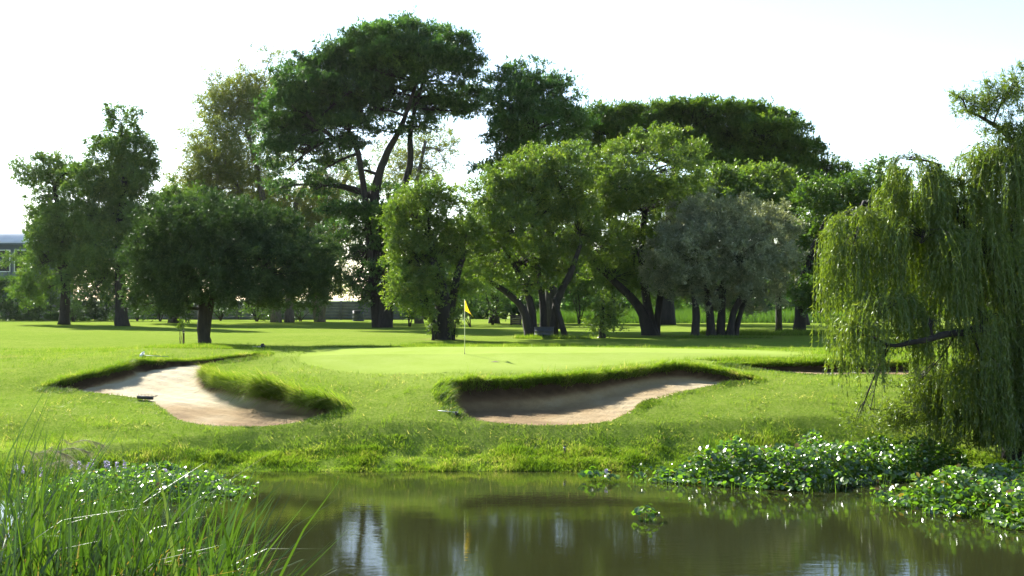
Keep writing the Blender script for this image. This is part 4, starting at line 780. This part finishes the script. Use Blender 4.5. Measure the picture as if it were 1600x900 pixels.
def plume(label, px, py, d, seed):
    """feathery grass seed head on a thin bent stalk"""
    rng = np.random.default_rng(seed); x = PX(px - 60, d); z = max(float(gz(x, d)[0]), 0); root = thing('plume_grass', (x, d, z), label, 'grass plume', 'feathery grass plumes')
    P = catmull([(x, d, z - .05), (PX(px - 52, d), d, (z + PZ(py, d)) / 2 + .1), (PX(px - 36, d), d, PZ(py + 22, d)), (PX(px - 12, d), d, PZ(py + 3, d)), (PX(px + 12, d), d, PZ(py - 2, d)), (PX(px + 36, d), d, PZ(py + 5, d))], 6)
    s_ = Soup(); s_.add(*tube(P, np.linspace(.0035, .001, len(P)), 4), .3); s_.build('stalk', M['plume'], root)
    q = Soup(); n = 240; i = rng.integers(14, len(P) - 1, n); f = rng.random((n, 1)); p = P[i] * (1 - f) + P[i + 1] * f; tg = nrm(P[i + 1] - P[i])
    blades(q, p, nrm(tg + rng.normal(size=(n, 3)) * .33), rng.uniform(.04, .12, n), .0035, rng.normal(size=(n, 3)) * .15 + [0, 0, -.25], rng.random(n), 1, rng); q.build('seed_head', M['plume'], root)
for k, (px, py, d, lb) in enumerate([(125, 690, 9.5, 'highest feathery grass plume arching right at lower left'), (105, 702, 9, 'feathery grass plume just below the highest one'), (70, 706, 8.6, 'feathery grass plume nearest the left edge reeds'), (92, 722, 9.2, 'lowest feathery grass plume among the reeds')]): plume(lb, px, py, d, 95 + k)

# ------------------------------------------------------------------ things on the course
M['pole'] = plain_mat('pole_paint', (.75, .72, .45), .4); M['flag'] = leaf_mat('flag_cloth', [(0, (.75, .55, .02)), (1, (.85, .66, .04))], .45, (1.1, 1.0, .5), .02, .6)
M['white'] = plain_mat('white_plastic', (.78, .78, .76), .45, .05); M['dark'] = plain_mat('black_plastic', (.02, .02, .022), .5); M['drum'] = plain_mat('drum_steel', (.035, .038, .042), .55, .4, 5)
M['board'] = plain_mat('board_timber', (.055, .04, .032), .8, .3, 4); M['wall'] = plain_mat('precast_concrete', (.13, .135, .135), .9, .25, 1.2); M['stake'] = plain_mat('weathered_stake', (.10, .075, .05), .9, .3, 20)
M['green_plastic'] = plain_mat('rake_handle', (.16, .26, .20), .5)

def flagstick():
    x, d = PX(726, 50), 50.0; z = float(gz(x, d)[0]); root = thing('golf_flag', (x, d, z), 'limp yellow flag on a thin pole in the putting green', 'flag')
    H = PZ(468, d) - z
    s_ = Soup(); s_.add(*tube([(x, d, z - .15), (x, d, z + H)], [.016, .012], 8)); s_.build('pole', M['pole'], root, True)
    nu, nv = 14, 12; V_ = []; 
    for j in range(nv):
        v = j / (nv - 1)
        for i in range(nu):
            u = i / (nu - 1)                                           # hangs from the hoist, fly edge sagging down
            V_.append((x + .012 + u * .36 * (.45 + .55 * v) * (1 - .25 * (1 - v)), d + .05 * math.sin(u * 9 + v * 2) * u, z + H - .03 - v * .42 - u * u * .30 * (1 - .45 * v) - .10 * u))
    I_ = np.arange(nu * nv).reshape(nv, nu); q = np.stack([I_[:-1, :-1], I_[:-1, 1:], I_[1:, 1:], I_[1:, :-1]], -1).reshape(-1, 4); s_ = Soup(); s_.add(V_, q, None, .6); s_.build('flag', M['flag'], root, True)
    s_ = Soup(); a = np.linspace(0, 2 * math.pi, 17)[:-1]; ring = np.stack([x + .054 * np.cos(a), d + .054 * np.sin(a), 0 * a + z + .006], -1); s_.add(np.concatenate([ring, [(x, d, z + .004)]]), None, [(i, (i + 1) % 16, 16) for i in range(16)]); s_.build('hole', M['dark'], root)
flagstick()

def rake(label, x, y, ang, head_mat, handle_mat, L=1.7, hw=.5, head_up=.09, handle_len=None):
    z = float(gz(x, y)[0]) + .02; root = thing('bunker_rake', (x, y, z), label, 'rake', 'bunker rakes')
    ca, sa = math.cos(ang), math.sin(ang); hx, hy = -sa, ca
    def pt(u, v, h): X = x + u * ca + v * hx; Y = y + u * sa + v * hy; return (X, Y, float(gz(X, Y)[0]) * .5 + (z - .02) * .5 + .02 + h)
    hs = []; s_ = Soup()
    p0 = np.array(pt(0, -hw / 2, .02)); p1 = np.array(pt(0, hw / 2, .02)); up = np.array([0, 0, head_up]); th = np.array([ca, sa, 0]) * .035
    Vv = np.array([p0 - th, p0 + th, p1 + th, p1 - th, p0 - th + up, p0 + th + up, p1 + th + up, p1 - th + up]); s_.add(Vv, [(0, 3, 2, 1), (4, 5, 6, 7), (0, 1, 5, 4), (1, 2, 6, 5), (2, 3, 7, 6), (3, 0, 4, 7)]); s_.build('head', head_mat, root)
    for i in range(11):
        b = p0 + (p1 - p0) * (i + .5) / 11 + up * .9; s_ = Soup(); s_.add(*tube([b + th * .9, b + th * .9 + np.array([0, 0, .075])], [.010, .006], 4)); s_.build('tine', head_mat, root)
    hl = handle_len or L; s_ = Soup(); s_.add(*tube([pt(.0, 0, .05), pt(hl * .5, 0, .035), pt(hl, 0, .02)], [.014, .014, .013], 7)); s_.build('handle', handle_mat, root, True)
rake('white headed rake lying on the grass behind the left bunker', PX(222, 49.6), 49.6, R(4), M['white'], M['green_plastic'], .85, .55, .10, 1.0)
rake('black headed rake at the front edge of the left bunker', PX(227, 44.2), 44.2, R(72), M['dark'], M['dark'], 1.2, .62, .11)
rake('pale handled rake lying on the turf at the left edge of the front bunker', PX(716, 41.1), 41.05, R(158), M['dark'], M['white'], .75, .36, .04, .85)
rake('small dark headed rake on the mound left of the green', PX(417, 55), 54.2, R(170), M['dark'], M['white'], .6, .35, .10)
rake('white headed rake seen through the willow strands', PX(1430, 49), 47.4, R(-20), M['white'], M['green_plastic'], 1.2, .55, .10)

def drum(label, px, d, r, h, name='litter_drum'):
    x = PX(px, d); z = float(gz(x, d)[0]); root = thing(name, (x, d, z), label, 'drum', 'litter drums'); a = np.linspace(0, 2 * math.pi, 25)[:-1]
    prof = [(r, 0), (r * 1.03, .01), (r, .03), (r, h * .32), (r * 1.035, h * .34), (r, h * .36), (r, h * .65), (r * 1.035, h * .67), (r, h * .69), (r, h - .03), (r * .96, h - .03), (r * .95, .05), (0.001, .05)]
    Vv = np.concatenate([np.stack([x + q * np.cos(a), d + q * np.sin(a), 0 * a + z + t], -1) for q, t in prof]); n = 24
    qd = [(i * n + j, i * n + (j + 1) % n, (i + 1) * n + (j + 1) % n, (i + 1) * n + j) for i in range(len(prof) - 1) for j in range(n)]
    s_ = Soup(); s_.add(Vv, qd); s_.build('body', M['drum'], root, True)
    s_ = Soup(); t = np.linspace(0, 2 * math.pi, 25); s_.add(*tube(np.stack([x + r * np.cos(t), d + r * np.sin(t), 0 * t + z + h], -1), .02, 6, 0, None, False)); s_.build('rim', M['drum'], root, True)
drum('black litter drum standing between the leaning orchard stems', 850, 73.6, .56, .62)
drum('grey litter drum in front of the boundary wall', 560, 140, .62, 1.15)

def sign_board():
    d = 118; x = PX(806, d); z = float(gz(x, d)[0]); root = thing('notice_board', (x, d, z), 'low dark brown board in the shade behind the orchard trees', 'board')
    w_ = 17 * d / FPX / 2 * 1.05; h = PZ(492, d) - z
    for k in range(5):
        s_ = Soup(); s_.add(*box(x - w_, x + w_, d - .03 - .004 * (k % 2), d + .03, z + .05 + k * (h - .05) / 5 + .01, z + .05 + (k + 1) * (h - .05) / 5)); s_.build('plank', M['board'], root)
    for sx in (-1, 1): s_ = Soup(); s_.add(*box(x + sx * w_ * .8 - .06, x + sx * w_ * .8 + .06, d + .035, d + .15, z - .2, z + h - .05)); s_.build('post', M['board'], root)
sign_board()
def stake(label, px, d, h, w_=.035, group='wooden stakes'):
    x = PX(px, d); z = float(gz(x, d)[0]); root = thing('stake', (x, d, z), label, 'stake', group)
    s_ = Soup(); s_.add(*tube([(x, d, z - .1), (x + .006, d, z + h * .5), (x, d, z + h * .93), (x, d, z + h)], [w_, w_ * .95, w_ * .9, w_ * .5], 6)); s_.build('post', M['stake'], root)
    s_ = Soup(); s_.add(*tube([(x, d, z + h * .80), (x, d, z + h * .86)], [w_ * 1.06, w_ * 1.06], 6)); s_.build('band', M['white'], root)
stake('short weathered wooden stake at the top of the pond bank', 882, 38.95, .30)
stake('dark thin stake on the fairway left of the olive trunk', 287, 66.5, .75, .05)

def divot():
    s_ = Soup(); x, d = PX(774, 48), 47.6; z = float(gz(x, d)[0]); a = np.linspace(0, 2 * math.pi, 11)[:-1]; rng = np.random.default_rng(5); r = .16 * (1 + .25 * rng.normal(size=10))
    V_ = np.concatenate([np.stack([x + r * np.cos(a), d + .5 * r * np.sin(a), 0 * a + z + .004], -1), [(x, d, z + .035)]]); s_.add(V_, None, [(i, (i + 1) % 10, 10) for i in range(10)])
    tag(s_.build('soil_clod', M['stake'], None), 'small dark clod lying on the putting green right of the flag', 'clod')
divot()

def wall():
    d = 150; bay = 2.4; x0 = PX(-75, d); n = 22; zb = 1.95; zt = PZ(471, d); root = thing('boundary_wall', (x0, d, zb), 'grey precast concrete boundary wall behind the left fairway', 'wall')
    ph = (zt - zb) / 6; pm = None
    for i in range(n + 1):
        x = x0 + i * bay; s_ = Soup(); s_.add(*box(x - .09, x + .09, d - .10, d + .10, zb - .2, zt + .06)); s_.build('post', M['wall'], root)
    pm = Soup(); pm.add(*box(.092, bay - .092, -.03, .03, 0, ph - .006)); me = pm.mesh('slab', M['wall'])
    for i in range(n):
        for k in range(6):
            o = bpy.data.objects.new('slab', me); COL.objects.link(o); o.parent = root; o.location = (i * bay, (.006 * ((i * 7 + k * 3) % 3 - 1)), k * ph + .01)
wall()

def shed():
    d = 170; x0, x1 = PX(-160, d), PX(62, d); zb = 1.8; ze = PZ(379, d); zr = PZ(355, d + 7.5); y1 = d + 14
    M['roof'] = plain_mat('pale_roof_sheet', (.74, .73, .70), .45, .08, .6, .0); M['shedwall'] = plain_mat('blue_grey_cladding', (.11, .13, .16), .8, .15, .5); M['glass'] = plain_mat('dark_pane', (.03, .035, .04), .1)
    root = thing('shed', (x0, d, zb), 'blue grey industrial shed with a pale corrugated roof at the left edge', 'building')
    s_ = Soup(); s_.add(*box(x0 + .3, x1 - .3, d + .5, y1, zb, ze - .15)); s_.build('wall', M['shedwall'], root)
    nx_ = 160; xx = np.linspace(x0, x1, nx_); co = .06 * np.sin(np.arange(nx_) * math.pi / 2)
    lo = np.stack([xx, 0 * xx + d - .3, ze + co], -1); hi = np.stack([xx, 0 * xx + d + 7.5, zr + co], -1); bk = np.stack([xx, 0 * xx + y1 + .8, ze + co], -1)
    i = np.arange(nx_ - 1)
    for a, b in ((lo, hi), (hi, bk)):
        s_ = Soup(); s_.add(np.concatenate([a, b, a - [0, 0, .05], b - [0, 0, .05]]), np.concatenate([np.stack([i, i + 1, nx_ + i + 1, nx_ + i], -1), np.stack([2 * nx_ + i, 3 * nx_ + i, 3 * nx_ + i + 1, 2 * nx_ + i + 1], -1), np.stack([i, 2 * nx_ + i, 2 * nx_ + i + 1, i + 1], -1)])); s_.build('roof', M['roof'], root)
    s_ = Soup(); s_.add(*box(x0, x1, d - .45, d - .31, ze - .32, ze - .1)); s_.build('gutter', M['shedwall'], root)
    for px in (-110, -60, -12, 20):
        xa, xb = PX(px, d), PX(px + 26, d); za, zt_ = PZ(425, d), PZ(390, d)
        s_ = Soup()
        for bx_ in ((xa, xb, za, za + .12), (xa, xb, zt_ - .12, zt_)): s_.add(*box(bx_[0], bx_[1], d + .38, d + .497, bx_[2], bx_[3]))
        for bx_ in ((xa, xa + .12), (xb - .12, xb)): s_.add(*box(bx_[0], bx_[1], d + .383, d + .497, za + .12, zt_ - .12))
        f = s_.build('window', M['white'], root); s_ = Soup(); s_.add(*box(xa + .12, xb - .12, d + .44, d + .496, za + .12, zt_ - .12)); g = Soup(); g.v = s_.v; g.q = s_.q; g.tint = s_.tint; g.n = s_.n
        o = bpy.data.objects.new('pane', g.mesh('pane', M['glass'], np.array(root.location))); COL.objects.link(o); o.parent = f
shed()

# ------------------------------------------------------------------ the air
def haze():
    s_ = Soup(); s_.add(*box(-6500, 6500, -200, 7000, -41, 42)); m, n, out = newmat('haze_air'); v = nd(n, 'ShaderNodeVolumePrincipled')
    v.inputs['Color'].default_value = (.93, .96, 1, 1); v.inputs['Density'].default_value = .00003; v.inputs['Anisotropy'].default_value = .55
    n.links.new(v.outputs[0], out.inputs['Volume']); o = s_.build('haze', m, None, False, 'stuff'); tag(o, 'thin bright haze in the air over the course')
haze()
